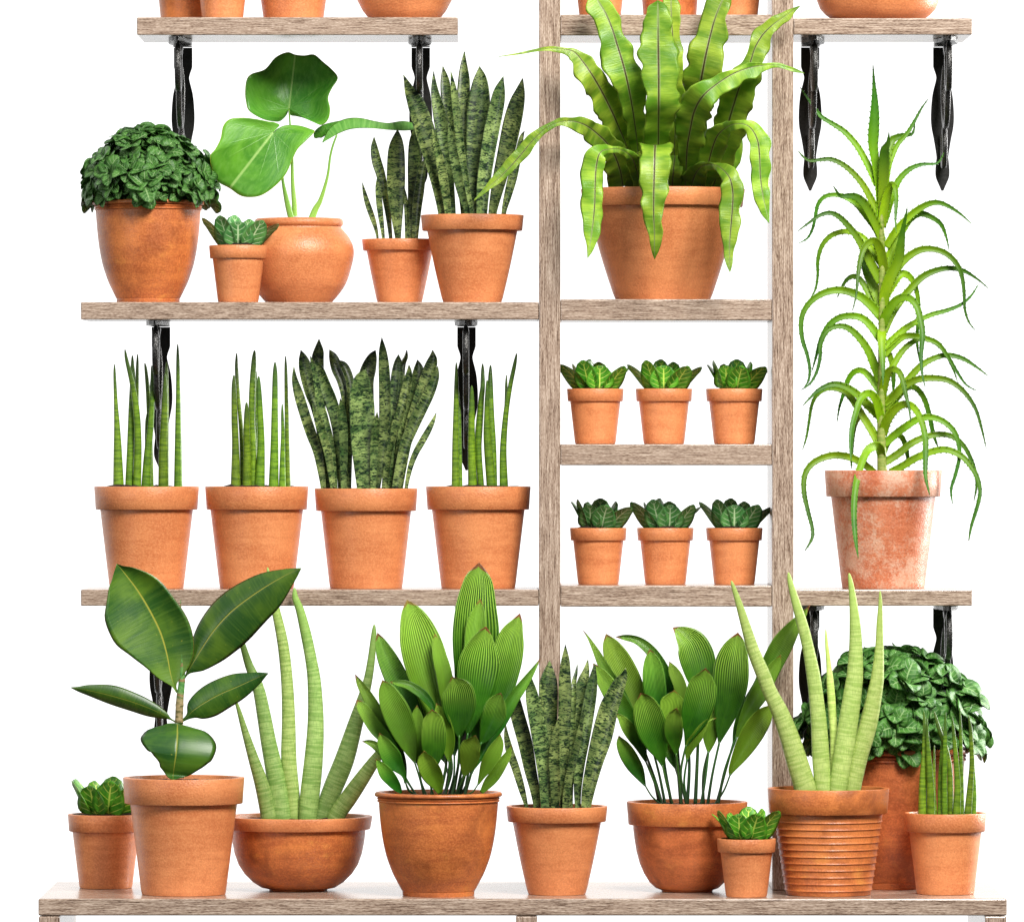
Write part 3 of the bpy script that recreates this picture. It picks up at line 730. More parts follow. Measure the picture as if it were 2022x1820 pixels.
t = pot_thing('potted_cylindrical_snake_plant', 'five thick pale lime spears in a pot ringed with horizontal ribs', 'potted plant', 1635.7, -.14, BZ)
rimpot(t, -.14, 1560.8, 1610.4, 120, 107, 83, M['clay_brown'], M['clay_brown'], ribs=11, seed=20)
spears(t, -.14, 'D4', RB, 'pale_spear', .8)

# ---- rubber plant
t = pot_thing('potted_rubber_plant', 'rubber plant with five big dark glossy leaves in a large pot on the bench', 'potted plant', 362.7, -.129, BZ)
Yr = -.129
rimpot(t, Yr, 1539.4, 1591, 120, 105.6, 83, M['clay'], M['clay_bumpy'], seed=21)
def wide(t, Y, crop, spec, d, mat, **kw):
    P = parse(spec, crop, Y, d, t.location, kw.pop('dbase', 0.0)); a = Acc(); blade(a, catmull(P, kw.pop('nseg', 36)), UP, **kw); return a.obj('leaf', M[mat], t)
wide(t, Yr, 'C1', "690,870,3,3;722,905,90,30;765,955,185,85;860,1080,325,170;960,1250,365,205;1030,1400,335,225;1075,1560,235,205;1100,1700,120,130;1125,1790,25,25;1150,1850,8,8", -20, 'rubber', cup=.28, m=17, thick=.0014, keel=.12, seed=1, roll=.12)
wide(t, Yr, 'C1', "2097,903,3,3;2050,922,22,48;1990,950,50,90;1850,1030,115,175;1700,1130,150,215;1560,1240,165,240;1440,1370,150,230;1350,1500,115,185;1270,1630,55,100;1230,1700,12,16;1195,1760,8,8", -35, 'rubber', cup=-.30, m=17, thick=.0014, keel=-.05, seed=2, roll=-.2)
wide(t, Yr, 'D1', "340,30,3,3;400,38,28,16;480,50,50,40;650,90,80,75;820,140,85,65;950,190,75,50;1050,238,38,28;1100,270,8,8;1150,300,8,8", -10, 'rubber', cup=-.35, m=15, thick=.0014, keel=-.1, seed=3, roll=-.25)
wide(t, Yr, 'D1', "1845,-79,3,3;1800,-62,26,30;1750,-40,50,55;1620,20,105,100;1480,80,118,125;1370,140,112,128;1280,200,80,90;1235,245,20,30;1180,290,8,8", -45, 'rubber', cup=-.25, m=15, thick=.0014, keel=-.05, seed=4, roll=-.1)
wide(t, Yr, 'D1', "1118,735,3,3,-72;1120,700,100,55,-58;1125,660,160,105,-62;1130,620,208,122,-66;1137,572,253,175,-68;1143,530,287,218,-68;1150,450,302,275,-60;1154,385,255,278,-48;1155,335,150,235,-32;1158,308,40,60,-16;1162,330,8,8,-5", 0, 'rubber', cup=-.08, m=17, thick=.0014, keel=-.04, seed=5)
P = parse("1178,-640,4;1180,-500,16;1188,-300,30;1192,-150,40;1185,0,50;1172,120,58;1165,300,62;1168,500,60;1172,720,60", 'D1', Yr, 0, t.location)
a = Acc(); pp = catmull([q[:4] for q in P], 70)
for i, q in enumerate(pp): q[3] *= 1 + .09 * (1 if i % 6 == 0 else 0)
tube(a, pp, 14); a.obj('stem', M['rubber_stem'], t)

# ---- bird's nest fern
t = pot_thing('potted_fern', 'wavy bright green fern spilling over a big pot inside the tall frame', 'potted plant', 1309, .145, CZ[1])
Yf = .145
rimpot(t, Yf, 368, 404, 162, 148, 94, M['clay_bumpy'], curve=.05, seed=22)
FR = [("980,5,4,4;985,50,90,62;986,150,112,105;987,300,128,130;989,450,145,150;990,620,115,160;990,800,108,150;989,950,108,118;988,1100,110,100;985,1300,70,70;985,1440,40,40", -250, .1),
      ("470,-90,4,4;530,10,105,70;590,110,115,90;640,230,125,80;680,360,140,105;720,490,150,115;755,640,115,120;790,830,85,110;815,1000,80,75;830,1130,60,50;860,1440,40,40", -222, .15),
      ("-233,433,2,2;-80,412,6,8;50,385,14,14;170,370,25,15;280,378,50,15;350,400,75,30;420,480,100,70;490,580,125,85;560,700,135,100;640,860,125,120;700,1000,100,90;755,1140,70,50;850,1440,40,40", -240, .25),
      ("-425,1535,3,3;-320,1440,20,25;-200,1330,42,48;-80,1200,55,62;20,1080,42,50;120,985,28,30;220,935,28,30;330,925,60,30;430,955,90,55;520,1020,100,70;600,1100,110,80;660,1200,110,100;700,1320,115,110;720,1440,100,110", -238, .1),
      ("1080,-80,4,4;1083,0,60,58;1086,150,60,65;1100,350,60,65;1115,600,50,68;1120,850,50,62;1110,1100,50,50;1100,1440,40,40", -195, 0),
      ("1530,-90,4,4;1470,10,90,80;1420,130,98,100;1380,270,115,120;1345,420,125,140;1310,600,140,150;1280,800,110,120;1240,1100,80,90;1180,1440,50,50", -215, -.2),
      ("2069,46,2,2;2010,85,20,26;1960,120,35,45;1860,190,55,60;1780,270,85,85;1720,370,45,105;1680,490,60,120;1620,620,130,110;1560,800,120,140;1515,950,110,150;1470,1100,90,140;1440,1300,70,110;1400,1440,50,60", -212, -.1),
      ("2100,560,2,2;2000,528,18,20;1900,497,15,22;1800,500,20,38;1700,512,32,85;1560,560,30,100;1420,650,75,100;1320,740,105,115;1260,850,122,128;1230,980,120,118;1205,1120,88,120;1197,1260,62,90;1190,1440,40,40", -245, -.1),
      ("1832,1705,2,2;1812,1610,22,45;1785,1490,50,70;1766,1350,72,75;1760,1200,82,80;1745,1080,90,68;1700,990,75,48;1640,950,35,42;1560,950,25,45;1490,985,50,62;1430,1050,80,100;1385,1180,85,115;1350,1330,60,100;1320,1440,45,60", -262, 0),
      ("445,1972,2,2;462,1870,50,30;485,1720,68,70;500,1560,58,95;505,1400,50,105;515,1260,60,110;545,1165,50,78;620,1140,32,35;700,1145,30,18;780,1200,50,40;820,1300,60,60;850,1440,40,40", -268, 0),
      ("1533,2080,2,2;1530,2000,28,35;1530,1880,40,60;1540,1750,60,90;1552,1600,65,100;1555,1470,85,100;1530,1360,85,80;1470,1290,50,45;1400,1258,18,38;1320,1270,30,60;1270,1330,70,80;1230,1440,100,120", -268, 0),
      ("820,1120,8,8;825,1200,50,50;815,1300,70,60;800,1440,70,70", -60, 0), ("1120,1120,8,8;1110,1210,60,60;1100,1320,70,70;1090,1440,70,70", -60, 0), ("1620,1050,8,8;1570,1150,60,60;1500,1280,80,80;1420,1440,70,70", -10, 0)]
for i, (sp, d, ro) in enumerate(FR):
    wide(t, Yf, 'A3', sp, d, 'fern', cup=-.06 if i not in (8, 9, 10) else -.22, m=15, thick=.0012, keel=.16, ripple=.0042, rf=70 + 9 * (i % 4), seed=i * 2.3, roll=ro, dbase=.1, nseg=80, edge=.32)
# the frond that folds over the rim in the middle
P = parse("957,1980,2,2,-262;955,1880,35,45,-276;955,1780,45,65,-284;950,1650,78,80,-290;950,1500,95,98,-292;953,1350,108,110,-290;957,1220,118,120,-282;960,1150,122,124,-262;962,1124,122,124,-225;966,1160,118,118,-170;975,1280,90,90,-60;985,1440,40,40,-20", 'A3', Yf, 0, t.location)
a = Acc(); blade(a, catmull(P, 80), UP, cup=-.15, m=15, thick=.0012, ripple=.005, rf=95, side=Vector((1, 0, 0)), edge=.3, seed=31, keel=.1); a.obj('leaf', M['fern'], t)

# ---- aloe
t = pot_thing('potted_aloe', 'tall stalked aloe with arching toothed leaves in a pot blotched with white lime', 'potted plant', 1744, .14, SLZ)
Ya = .14
rimpot(t, Ya, 929, 981, 115.8, 103, 81.4, M['clay_white'], seed=23)
AL = """870,-1118;875,-980,22;880,-850,45;878,-730,65;870,-600,75;868,-500,66;885,-380,55;905,-200,40;915,50,30|-20
313,-950;360,-880,12;430,-780,22;480,-720,28;560,-670,32;650,-610,38;740,-510,42;800,-410,44;850,-310,44;895,-200,40|20
1290,-858;1240,-790,12;1190,-700,20;1130,-600,28;1060,-520,32;1020,-440,36;990,-350,36;965,-200,38|25
1190,-677;1180,-620,14;1160,-590,20;1110,-585,30;1050,-570,40;1010,-540,50;985,-450,50;960,-280,50|40
990,-608;985,-530,30;960,-470,60;955,-380,72;950,-250,70;935,-120,50;930,0,40|-45
300,-463;340,-415,12;390,-388,18;460,-395,24;540,-400,30;620,-370,34;700,-310,38;780,-220,42;840,-120,46;910,20,50|-15
1410,-450;1380,-390,10;1340,-365,16;1240,-360,24;1150,-325,34;1080,-260,40;1040,-190,46;1000,-90,56;945,80,66|10
1048,160;1040,80,12;1045,-50,26;1045,-120,32;1035,-190,34;1010,-210,40;990,-170,50;960,-60,60;935,120,60|-70
570,-193;595,-150,14;620,-120,22;680,-120,36;740,-110,50;800,-60,60;850,20,62;900,120,60;935,210,50|-50
300,242;370,200,12;410,120,18;430,20,22;450,-60,26;500,-115,28;580,-130,30;660,-110,34;740,-60,40;820,30,50;890,120,56;940,220,56|10
1617,90;1540,20,14;1450,-40,26;1370,-70,34;1290,-60,40;1200,-10,48;1120,60,50;1040,150,54;965,270,54|-10
292,150;380,85,16;460,30,24;540,10,30;610,40,36;680,110,42;750,200,48;810,310,56;860,410,62;930,540,62|-30
1450,297;1430,200,14;1390,100,28;1320,45,34;1230,15,42;1150,60,46;1090,150,50;1020,280,56;950,480,60|35
1130,-35;1120,30,16;1100,120,30;1080,250,56;1060,370,70;1000,500,76;960,620,72;950,730,60|-60
385,672;430,590,14;447,480,18;447,380,24;475,270,30;540,190,34;630,155,36;710,160,38;790,200,44;850,280,48;930,400,50|40
715,750;740,640,12;752,500,24;765,400,34;790,300,38;830,240,44;880,225,56;920,280,66;945,380,66;952,470,55|-90
1652,908;1600,840,12;1570,740,18;1565,620,22;1550,500,28;1510,400,34;1430,320,38;1330,285,40;1230,290,46;1140,340,50;1060,420,56;1000,530,60;950,650,55|0
1750,585;1660,510,14;1560,450,28;1450,430,34;1340,450,40;1240,500,46;1150,590,50;1060,700,54;1000,800,54;950,920,50|30
595,655;630,580,16;670,520,26;720,495,34;770,520,38;820,600,42;870,700,46;925,820,44|60
790,330;815,430,55;860,540,70;900,640,70;935,720,60|45
1268,1333;1245,1240,14;1235,1100,26;1245,950,38;1235,850,42;1200,720,46;1140,660,50;1070,665,56;1010,720,62;965,800,66;940,870,60|-85
335,1355;375,1290,14;385,1200,20;365,1090,24;330,980,28;318,860,32;340,760,36;410,670,40;520,610,46;640,600,50;760,640,56;850,710,62;930,800,64|-20
400,1225;430,1120,16;470,980,30;530,870,38;610,810,42;700,795,44;780,810,48;850,870,52;925,980,50|5
322,1358;390,1310,14;440,1220,20;465,1110,24;470,1010,28;520,910,32;600,875,34;680,890,42;760,960,48;830,1060,54;880,1180,60;925,1300,58|-35
1675,552;1620,640,14;1540,710,22;1430,755,28;1320,785,32;1220,830,34;1120,890,44;1040,960,50;950,1040,46|10
1660,1367;1580,1320,12;1510,1220,20;1450,1120,26;1370,1010,32;1280,970,38;1200,950,42;1110,950,44;1040,1000,44;950,1100,42|-5
1515,1300;1480,1200,14;1420,1080,20;1340,1000,26;1240,970,30;1150,1010,36;1080,1080,40;1020,1180,44;950,1310,44|35
1748,1253;1650,1180,18;1550,1120,30;1430,1095,34;1310,1130,38;1220,1190,44;1140,1280,48;1060,1370,52;950,1470,50|15
1158,1600;1145,1500,14;1120,1400,28;1100,1310,36;1070,1230,40;1020,1205,46;980,1240,60;955,1320,62;940,1430,50|-90
595,1605;610,1500,14;640,1400,24;680,1280,34;730,1220,38;790,1215,40;850,1270,44;925,1380,44|55
333,1480;390,1420,14;460,1360,28;560,1320,40;650,1335,46;740,1390,52;820,1470,60;920,1570,56|-25
330,1820;360,1720,14;380,1600,18;400,1480,22;440,1400,26;520,1350,30;620,1360,36;700,1420,44;790,1560,50;860,1680,46;920,1800,44|35
700,1900;700,1780,26;710,1650,34;740,1530,40;780,1420,46;840,1390,54;890,1440,62;915,1530,60;930,1620,50|-95
1735,1812;1700,1660,16;1650,1500,24;1560,1370,32;1450,1290,38;1330,1270,42;1210,1280,46;1110,1330,50;1040,1400,54;950,1510,50|-20
1303,2155;1270,2020,26;1268,1850,38;1265,1720,42;1230,1580,44;1170,1490,48;1100,1475,54;1030,1520,62;975,1600,66;945,1700,64|-165
1477,2230;1465,2120,18;1500,2000,24;1530,1850,26;1500,1700,34;1420,1610,38;1320,1570,42;1220,1580,46;1120,1640,50;1040,1700,52;950,1780,50|-30
1640,2210;1660,2080,18;1640,1950,24;1570,1800,30;1480,1720,34;1380,1700,38;1270,1720,42;1160,1770,46;1060,1850,52;950,1920,50|25
1603,2510;1620,2400,18;1670,2230,26;1685,2120,26;1650,2000,34;1560,1880,40;1440,1820,44;1330,1830,46;1200,1880,50;1100,1940,50;1000,1990,46|-50
350,2588;400,2500,20;405,2420,24;370,2280,28;340,2130,34;350,2000,38;420,1910,42;550,1860,46;680,1870,48;790,1920,48;880,1990,44|-60
757,2640;735,2500,28;722,2300,40;735,2100,44;770,1950,48;820,1830,54;880,1790,60;920,1810,62;935,1880,50|-175
1370,1810;1330,1700,26;1300,1560,32;1260,1430,36;1200,1350,38;1140,1340,40;1080,1390,42;1010,1480,44;950,1590,40|50
945,1330;945,1200,26;938,1060,50;935,940,62;935,905,40|-60
1225,1140;1205,1000,18;1210,850,24;1215,700,28;1190,570,34;1140,490,44;1080,480,50;1020,560,54;955,670,50|50
1020,1400;1025,1290,28;1010,1150,36;985,1080,40;945,1060,30|20
705,1965;703,1850,24;715,1700,30;740,1600,34;790,1560,36;850,1640,40;925,1760,40|70
1145,1960;1130,1850,28;1100,1740,34;1050,1700,40;990,1740,44;945,1850,40|60"""
for i, row in enumerate(AL.split('\n')):
    sp, d = row.split('|'); d = float(d)
    rows = sp.split(';'); P = parse(sp, 'B4', Ya, d, t.location, 0.0)
    # depth leaves the stalk quickly, then levels out
    n = len(P)
    for j, q in enumerate(P): pass
    for q in P: q[3] *= 1.14; q[4] *= 1.14
    P = catmull(P, 46)
    a = Acc(); blade(a, P, UP, cup=.38, m=9, thick=.006 if 1 else 0, keel=-.02, roll=random.uniform(-.25, .25), seed=i * 1.9)
    # marginal teeth
    C = [Vector(q[:3]) for q in P]; acc_l = 0
    nxt = .006
    for j in range(1, len(C) - 2):
        acc_l += (C[j] - C[j - 1]).length
        if acc_l > nxt:
            nxt = acc_l + .0095 + random.uniform(-.002, .002)
            T = (C[j + 1] - C[j - 1]).normalized(); N = (UP - T * UP.dot(T)).normalized(); R = T.cross(N)
            for sgn in (-1, 1):
                w = P[j][3]; e = C[j] + R * (sgn * w * .9) + N * (.38 * w)
                hgt = .0012 + w * .17; bs = .0014 + w * .09
                v = [e - T * bs, e + T * bs, e + N * .0012, e + R * (sgn * hgt) + T * bs * 1.1]
                a.add(v, [(0, 1, 3), (1, 2, 3), (2, 0, 3), (0, 2, 1)], [(.5, .5 * j / 46 + .35)] * 4, [(0, 0)] * 4)
    a.obj('leaf', M['aloe'], t)
P = parse("925,-150,30;935,200,50;938,700,52;935,1100,56;932,1500,62;935,1830,70;940,2010,78", 'B4', Ya, 0, t.location)
a = Acc(); tube(a, catmull([q[:4] for q in P], 60), 14); a.obj('stem', M['aloe_stem'], t)

# ---- cast-iron plants
def cast_plant(t, Y, crop, leaves, soily, cpx):
    ox, oy = ORG[crop]
    for i, it in enumerate(leaves):
        sp, d, olive = it[0], it[1], it[2]
        P = parse(sp, crop, Y, d, t.location, .55)
        roll = random.uniform(-.3, .3); c = math.cos(roll)
        for q in P: q[3] *= 1.1 / c; q[4] *= 1.1 / c
        a = Acc(); blade(a, catmull(P, 34), UP, roll=roll, cup=.34, keel=.10, m=15, thick=.001, seed=i * 1.7, ripple=.0015, rf=40)
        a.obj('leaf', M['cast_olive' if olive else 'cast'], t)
        b = P[0]; bx, by = [float(q) for q in sp.split(';')[-1].split(',')[:2]]
        zx = cpx + (bx - cpx) * .62
        if by < soily - 20:
            g = W(ox + zx / K, oy + (soily + 20) / K, Y + d / 1000 * .35) - t.location
            g0 = Vector(b[:3]); T = (Vector(P[1][:3]) - g0).normalized()
            mid = g0 - T * ((g0 - g).length * .5); mid = mid * .55 + (g0 + g) / 2 * .45
            rr = .0011 + .0009 * (soily - by) / 400
            a = Acc(); tube(a, catmull([[*g, rr * 1.5], [*mid, rr * 1.2], [*(g0 + T * .004), rr]], 14), 8, seed=i)
            a.obj('leaf_stalk', M['dark_stalk'], t)
CA = [("1638,-924;1632,-860,110;1622,-780,200;1603,-584,285;1597,-384,325;1590,-184,300;1565,-34,230;1530,200,130;1508,400,20", 40, 0), ("1088,-639;1110,-560,130;1145,-440,230;1180,-300,290;1225,-130,300;1275,50,250;1330,250,140;1400,450,20", 20, 1),
      ("862,-389;885,-320,75;925,-220,130;985,-90,160;1045,40,160;1110,200,140;1180,400,90;1240,600,15", 25, 0), ("1648,-649;1640,-560,85;1622,-450,140;1612,-300,150;1600,-150,130;1590,0,100;1580,300,15", 10, 1),
      ("1692,-437;1675,-380,110;1650,-290,210;1630,-190,275;1615,-80,285;1600,50,250;1580,200,160;1550,390,20", -20, 0), ("1950,-537;1930,-470,80;1890,-370,170;1865,-250,210;1835,-120,220;1790,50,200;1720,230,130;1650,450,20", 15, 0),
      ("1302,-382;1310,-310,60;1335,-200,100;1365,-80,110;1390,80,100;1410,300,15", 0, 1), ("957,-14;1010,-5,35;1080,5,55;1150,40,65;1220,95,65;1290,190,40;1340,330,12", -25, 0), ("900,-28;920,30,105;955,120,165;1005,230,190;1060,360,170;1105,480,110;1148,605,12", -45, 1),
      ("692,-71;725,-10,45;780,80,75;850,200,90;930,350,95;1010,500,90;1060,620,50;1075,760,15", 0, 0), ("703,122;735,170,70;790,250,95;850,340,100;920,420,90;980,520,80;1060,680,12", -10, 0), ("745,440;790,445,35;840,465,55;890,510,60;940,560,50;1000,640,30;1050,700,10", -25, 0),
      ("878,378;900,430,80;930,490,120;970,560,140;1010,620,100;1060,690,40;1078,760,10", -50, 0), ("850,575;880,620,60;920,680,95;970,740,85;1010,790,60;1045,835,15", -70, 0), ("1280,197;1280,250,125;1284,330,165;1285,420,172;1285,510,150;1280,600,90;1268,690,15", -65, 0),
      ("1163,165;1165,240,75;1170,350,100;1175,460,95;1175,560,60;1180,640,12", -15, 1), ("1312,150;1340,210,80;1370,300,110;1395,400,110;1405,500,80;1410,600,12", -40, 1), ("1218,513;1225,560,105;1250,630,145;1285,700,140;1320,770,90;1340,835,30", -85, 1),
      ("1430,-50;1465,20,190;1482,100,235;1485,180,230;1485,260,180;1485,340,95;1487,410,15", -50, 0), ("1805,70;1785,120,110;1765,190,160;1750,260,160;1715,340,120;1680,410,70;1650,460,12", -55, 0), ("1610,395;1600,440,110;1578,500,150;1565,570,140;1545,640,90;1520,710,12", -75, 1),
      ("1883,470;1860,540,50;1810,620,75;1760,700,80;1710,760,70;1655,832,25", -60, 1), ("1800,385;1785,450,75;1750,530,110;1700,620,100;1660,700,50;1630,770,12", -20, 1), ("2106,-191;2040,-90,40;1970,10,70;1890,120,85;1800,280,95;1720,420,80;1650,550,50;1600,650,12", -10, 0),
      ("1120,20;1180,100,150;1230,250,200;1300,400,150;1380,600,15", 40, 0), ("1780,0;1740,100,180;1700,250,200;1650,400,150;1560,600,15", 40, 0), ("1400,-100;1400,50,200;1420,200,230;1440,400,120;1450,550,15", 50, 0)]
CB = [("1795,-391;1790,-330,110;1775,-240,195;1760,-140,240;1750,-20,250;1735,100,220;1710,220,160;1680,340,90;1652,455,14", -10, 0), ("1298,-429;1365,-380,120;1430,-310,210;1465,-220,245;1490,-130,235;1505,-30,190;1505,60,110;1500,200,15", 20, 0),
      ("862,-357;930,-355,40;1010,-340,55;1080,-300,70;1150,-230,80;1210,-130,95;1260,-10,110;1300,120,110;1320,260,70;1330,400,12", 30, 0), ("788,-381;815,-310,105;860,-210,170;915,-100,190;970,10,180;1020,130,140;1080,280,90;1130,450,12", 10, 1), ("612,-409;660,-340,20;710,-250,45;760,-150,70;810,-60,80;870,40,90;930,160,90;1000,300,60;1060,450,12", -10, 0),
      ("690,-156;730,-90,80;790,0,120;860,110,140;930,220,130;1000,340,100;1060,450,60;1095,540,12", -30, 0), ("1122,-264;1135,-200,90;1148,-120,140;1158,-20,158;1170,80,150;1185,180,110;1200,300,60;1210,400,12", -20, 0), ("1052,72;1075,120,130;1100,200,195;1125,290,215;1150,380,200;1180,470,150;1205,550,80;1222,635,12", -75, 0),
      ("1550,-119;1540,-70,110;1525,-10,190;1508,90,215;1482,190,210;1455,290,170;1425,390,80;1395,480,12", -70, 0), ("1325,188;1315,230,95;1305,310,130;1305,390,125;1315,460,80;1325,545,12", -85, 0), ("1310,50;1300,110,150;1290,180,170;1300,280,120;1320,500,12", -30, 1), ("1620,110;1605,200,110;1590,320,120;1580,430,90;1570,530,12", 10, 1),
      ("1630,262;1570,280,25;1530,330,60;1480,410,80;1430,480,70;1405,585,12", -60, 1), ("885,397;905,440,70;945,510,110;990,590,115;1035,670,90;1088,780,12", -60, 0), ("862,235;900,260,50;950,330,90;1000,400,95;1040,470,70;1095,600,12", -40, 0), ("2348,-605;2290,-520,50;2220,-430,100;2140,-310,150;2060,-160,150;1990,0,130;1910,130,120;1840,250,100;1790,350,60;1760,455,12", -60, 0),
      ("2124,-222;2090,-150,70;2030,-50,110;1970,60,130;1900,170,110;1830,300,60;1780,420,12", -75, 1), ("2060,160;2000,230,120;1930,330,160;1870,430,150;1810,540,110;1750,650,50;1735,700,12", -60, 1), ("1272,-169;1300,-100,70;1345,0,90;1380,150,80;1400,300,12", -5, 1), ("1250,440;1265,500,70;1290,570,60;1320,650,10", 0, 0),
      ("1700,60;1690,150,120;1660,260,130;1600,420,15", 30, 0)]
t = pot_thing('potted_cast_iron_plant', 'clump of brown-tipped pleated leaves in an urn pot with a rolled lip', 'potted plant', 865.7, -.165, BZ)
lippot(t, -.165, 0, 126, ZZ(1569, -.29) - BZ, 1, M['clay_brown'], 24)
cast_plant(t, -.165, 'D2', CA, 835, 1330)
t = pot_thing('potted_cast_iron_plant', 'pleated leaves on bare stalks in a round bottomed bowl pot with broad rim', 'potted plant', 1356.8, -.03, BZ)
rimpot(t, -.03, 1587.7, 1633, 119.5, 106.6, 51, M['clay_deep'], M['clay_brown'], seed=25, body=[(.58, .05), (.70, .14), (.80, .27), (.88, .42), (.94, .60), (.98, .80), (1.0, .94)])
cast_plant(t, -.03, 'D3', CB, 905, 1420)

# ---- small veined plants
ROUND = [(0, .22), (.03, .60), (.10, .88), (.24, 1.0), (.45, .99), (.64, .86), (.80, .66), (.92, .50), (1, .14)]
HEART = [(0, .10), (.015, .34), (.05, .62), (.12, .84), (.24, .98), (.38, 1.0), (.55, .93), (.70, .76), (.84, .50), (.94, .24), (1, .02)]
def small_leaf(acc, base, az, tilt0, tilt1, Lb, Wb, stalk, fold=.25, cup=.25, twist=0, seed=0, m=9, n=12):
    """stalk from the soil and a heart-shaped blade leaning outwards to azimuth az; the leaf's face looks outwards"""
    o = Vector((math.cos(az), math.sin(az), 0)); up = Vector((0, 0, 1))
    p = Vector(base); P = []
    for i in range(n + 1):
        f = i / n
        w = 0
        for (t0, w0), (t1, w1) in zip(ROUND, ROUND[1:]):
            if t0 <= f <= t1: w = w0 + (w1 - w0) * (f - t0) / (t1 - t0)
        P.append([*p, w * Wb / 2, w * Wb / 2])
        tl = tilt0 + (tilt1 - tilt0) * f ** 1.6
        p = p + (o * math.sin(tl) + up * math.cos(tl)) * (Lb / n)
    blade(acc, P, o, cup=cup, keel=-fold * .5, m=m, thick=.0008, seed=seed, roll=twist)
LV = [(-88, .026, .048, .060, .16, .34, .0), (-146, .026, .062, .052, .36, .72, .32), (-186, .030, .072, .050, .60, 1.2, .45), (-34, .030, .060, .052, .45, .85, -.45), (6, .030, .070, .048, .60, 1.2, -.45), (60, .020, .058, .052, .28, .6, 0), (112, .016, .060, .052, .12, .35, .2), (156, .024, .058, .044, .4, .8, .3)]
def small_plant_leaves(t, H, sc_, rot, mat, k=1.0):
    for i, (az, r, L, Wd, t0, t1, tw) in enumerate(LV):
        az = math.radians(az + rot); a = Acc()
        b = Vector((math.cos(az) * r * .75 * sc_, math.sin(az) * r * .75 * sc_, H - .001 * sc_))
        q1 = math.sin(i * 5.1 + rot) * .12; small_leaf(a, b, az, t0 + q1, t1 + q1, L * sc_, Wd * sc_, .01, seed=i * 1.3 + rot, twist=tw)
        a.obj('leaf', M[mat], t)
        a = Acc(); c = Vector((b.x * .8, b.y * .8, H - .014)); tube(a, [[*c, .0011 * sc_], [*((b + c) / 2), .0011 * sc_], [*(b + Vector((0, 0, .004))), .0010 * sc_]], 8)
        a.obj('leaf_stalk', M['dark_stalk'], t)
def small_pot(px, Y, bz, rt, rb, R, B, A, label, rot, mat, seed, sc_=1.0, group='small veined plants in little pots'):
    t = pot_thing('potted_veined_plant', label, 'potted plant', px, Y, bz, group)
    H = rimpot(t, Y, rt, rb, R, B, A, M['clay'], M['clay_bumpy'], seed=seed, lift=1)
    small_plant_leaves(t, H, sc_, rot, mat); return t
def copy_thing(src, px, Y, bz, label, rot):
    r = src.copy(); COL.objects.link(r); r['label'] = label
    r.location = (XX(px, Y), Y, bz); r.rotation_euler = (0, 0, rot)
    for ch in src.children:
        c = ch.copy(); COL.objects.link(c); c.parent = r
        for g in ch.children:
            d = g.copy(); COL.objects.link(d); d.parent = c
    return r
ya = small_pot(1175.5, .14, CZ[2], 767, 792.1, 56, 49.6, 40, 'little pot of lime-veined leaves on the upper small shelf, nearest the left post', 18, 'fig_yellow', 30)
copy_thing(ya, 1311, .14, CZ[2], 'little pot of lime-veined leaves, middle of three on the upper small shelf', math.radians(-22))
copy_thing(ya, 1449.8, .14, CZ[2], 'little pot of lime-veined leaves on the upper small shelf, nearest the right post', math.radians(-60))
yb = small_pot(1181.4, .14, CZ[3], 1042.4, 1067.5, 56, 49.6, 40, 'little pot of grey-veined leaves on the lower small shelf, nearest the left post', -38, 'fig_grey', 31)
copy_thing(yb, 1313.8, .14, CZ[3], 'little pot of grey-veined leaves, middle of three on the lower small shelf', math.radians(55))
copy_thing(yb, 1450, .14, CZ[3], 'little pot of grey-veined leaves on the lower small shelf, nearest the right post', math.radians(35))
small_pot(470.3, .054, SHZ, 483.5, 509.3, 57.4, 50.5, 40, 'little grey-veined plant in front of the round bellied pot', 0, 'fig_grey', 32, 1.04)
small_pot(209, .08, BZ, 1610, 1644, 75, 66, 52, 'lime-veined plant at the left end of the bench, behind the rubber plant\'s pot', -42, 'fig_yellow', 33, 1.30)
small_pot(1474, -.206, BZ, 1657.8, 1684.6, 58.3, 51.3, 40.5, 'smallest pot on the bench, lime-veined leaves, in front of the ribbed pot', -34, 'fig_yellow', 34, 1.06)

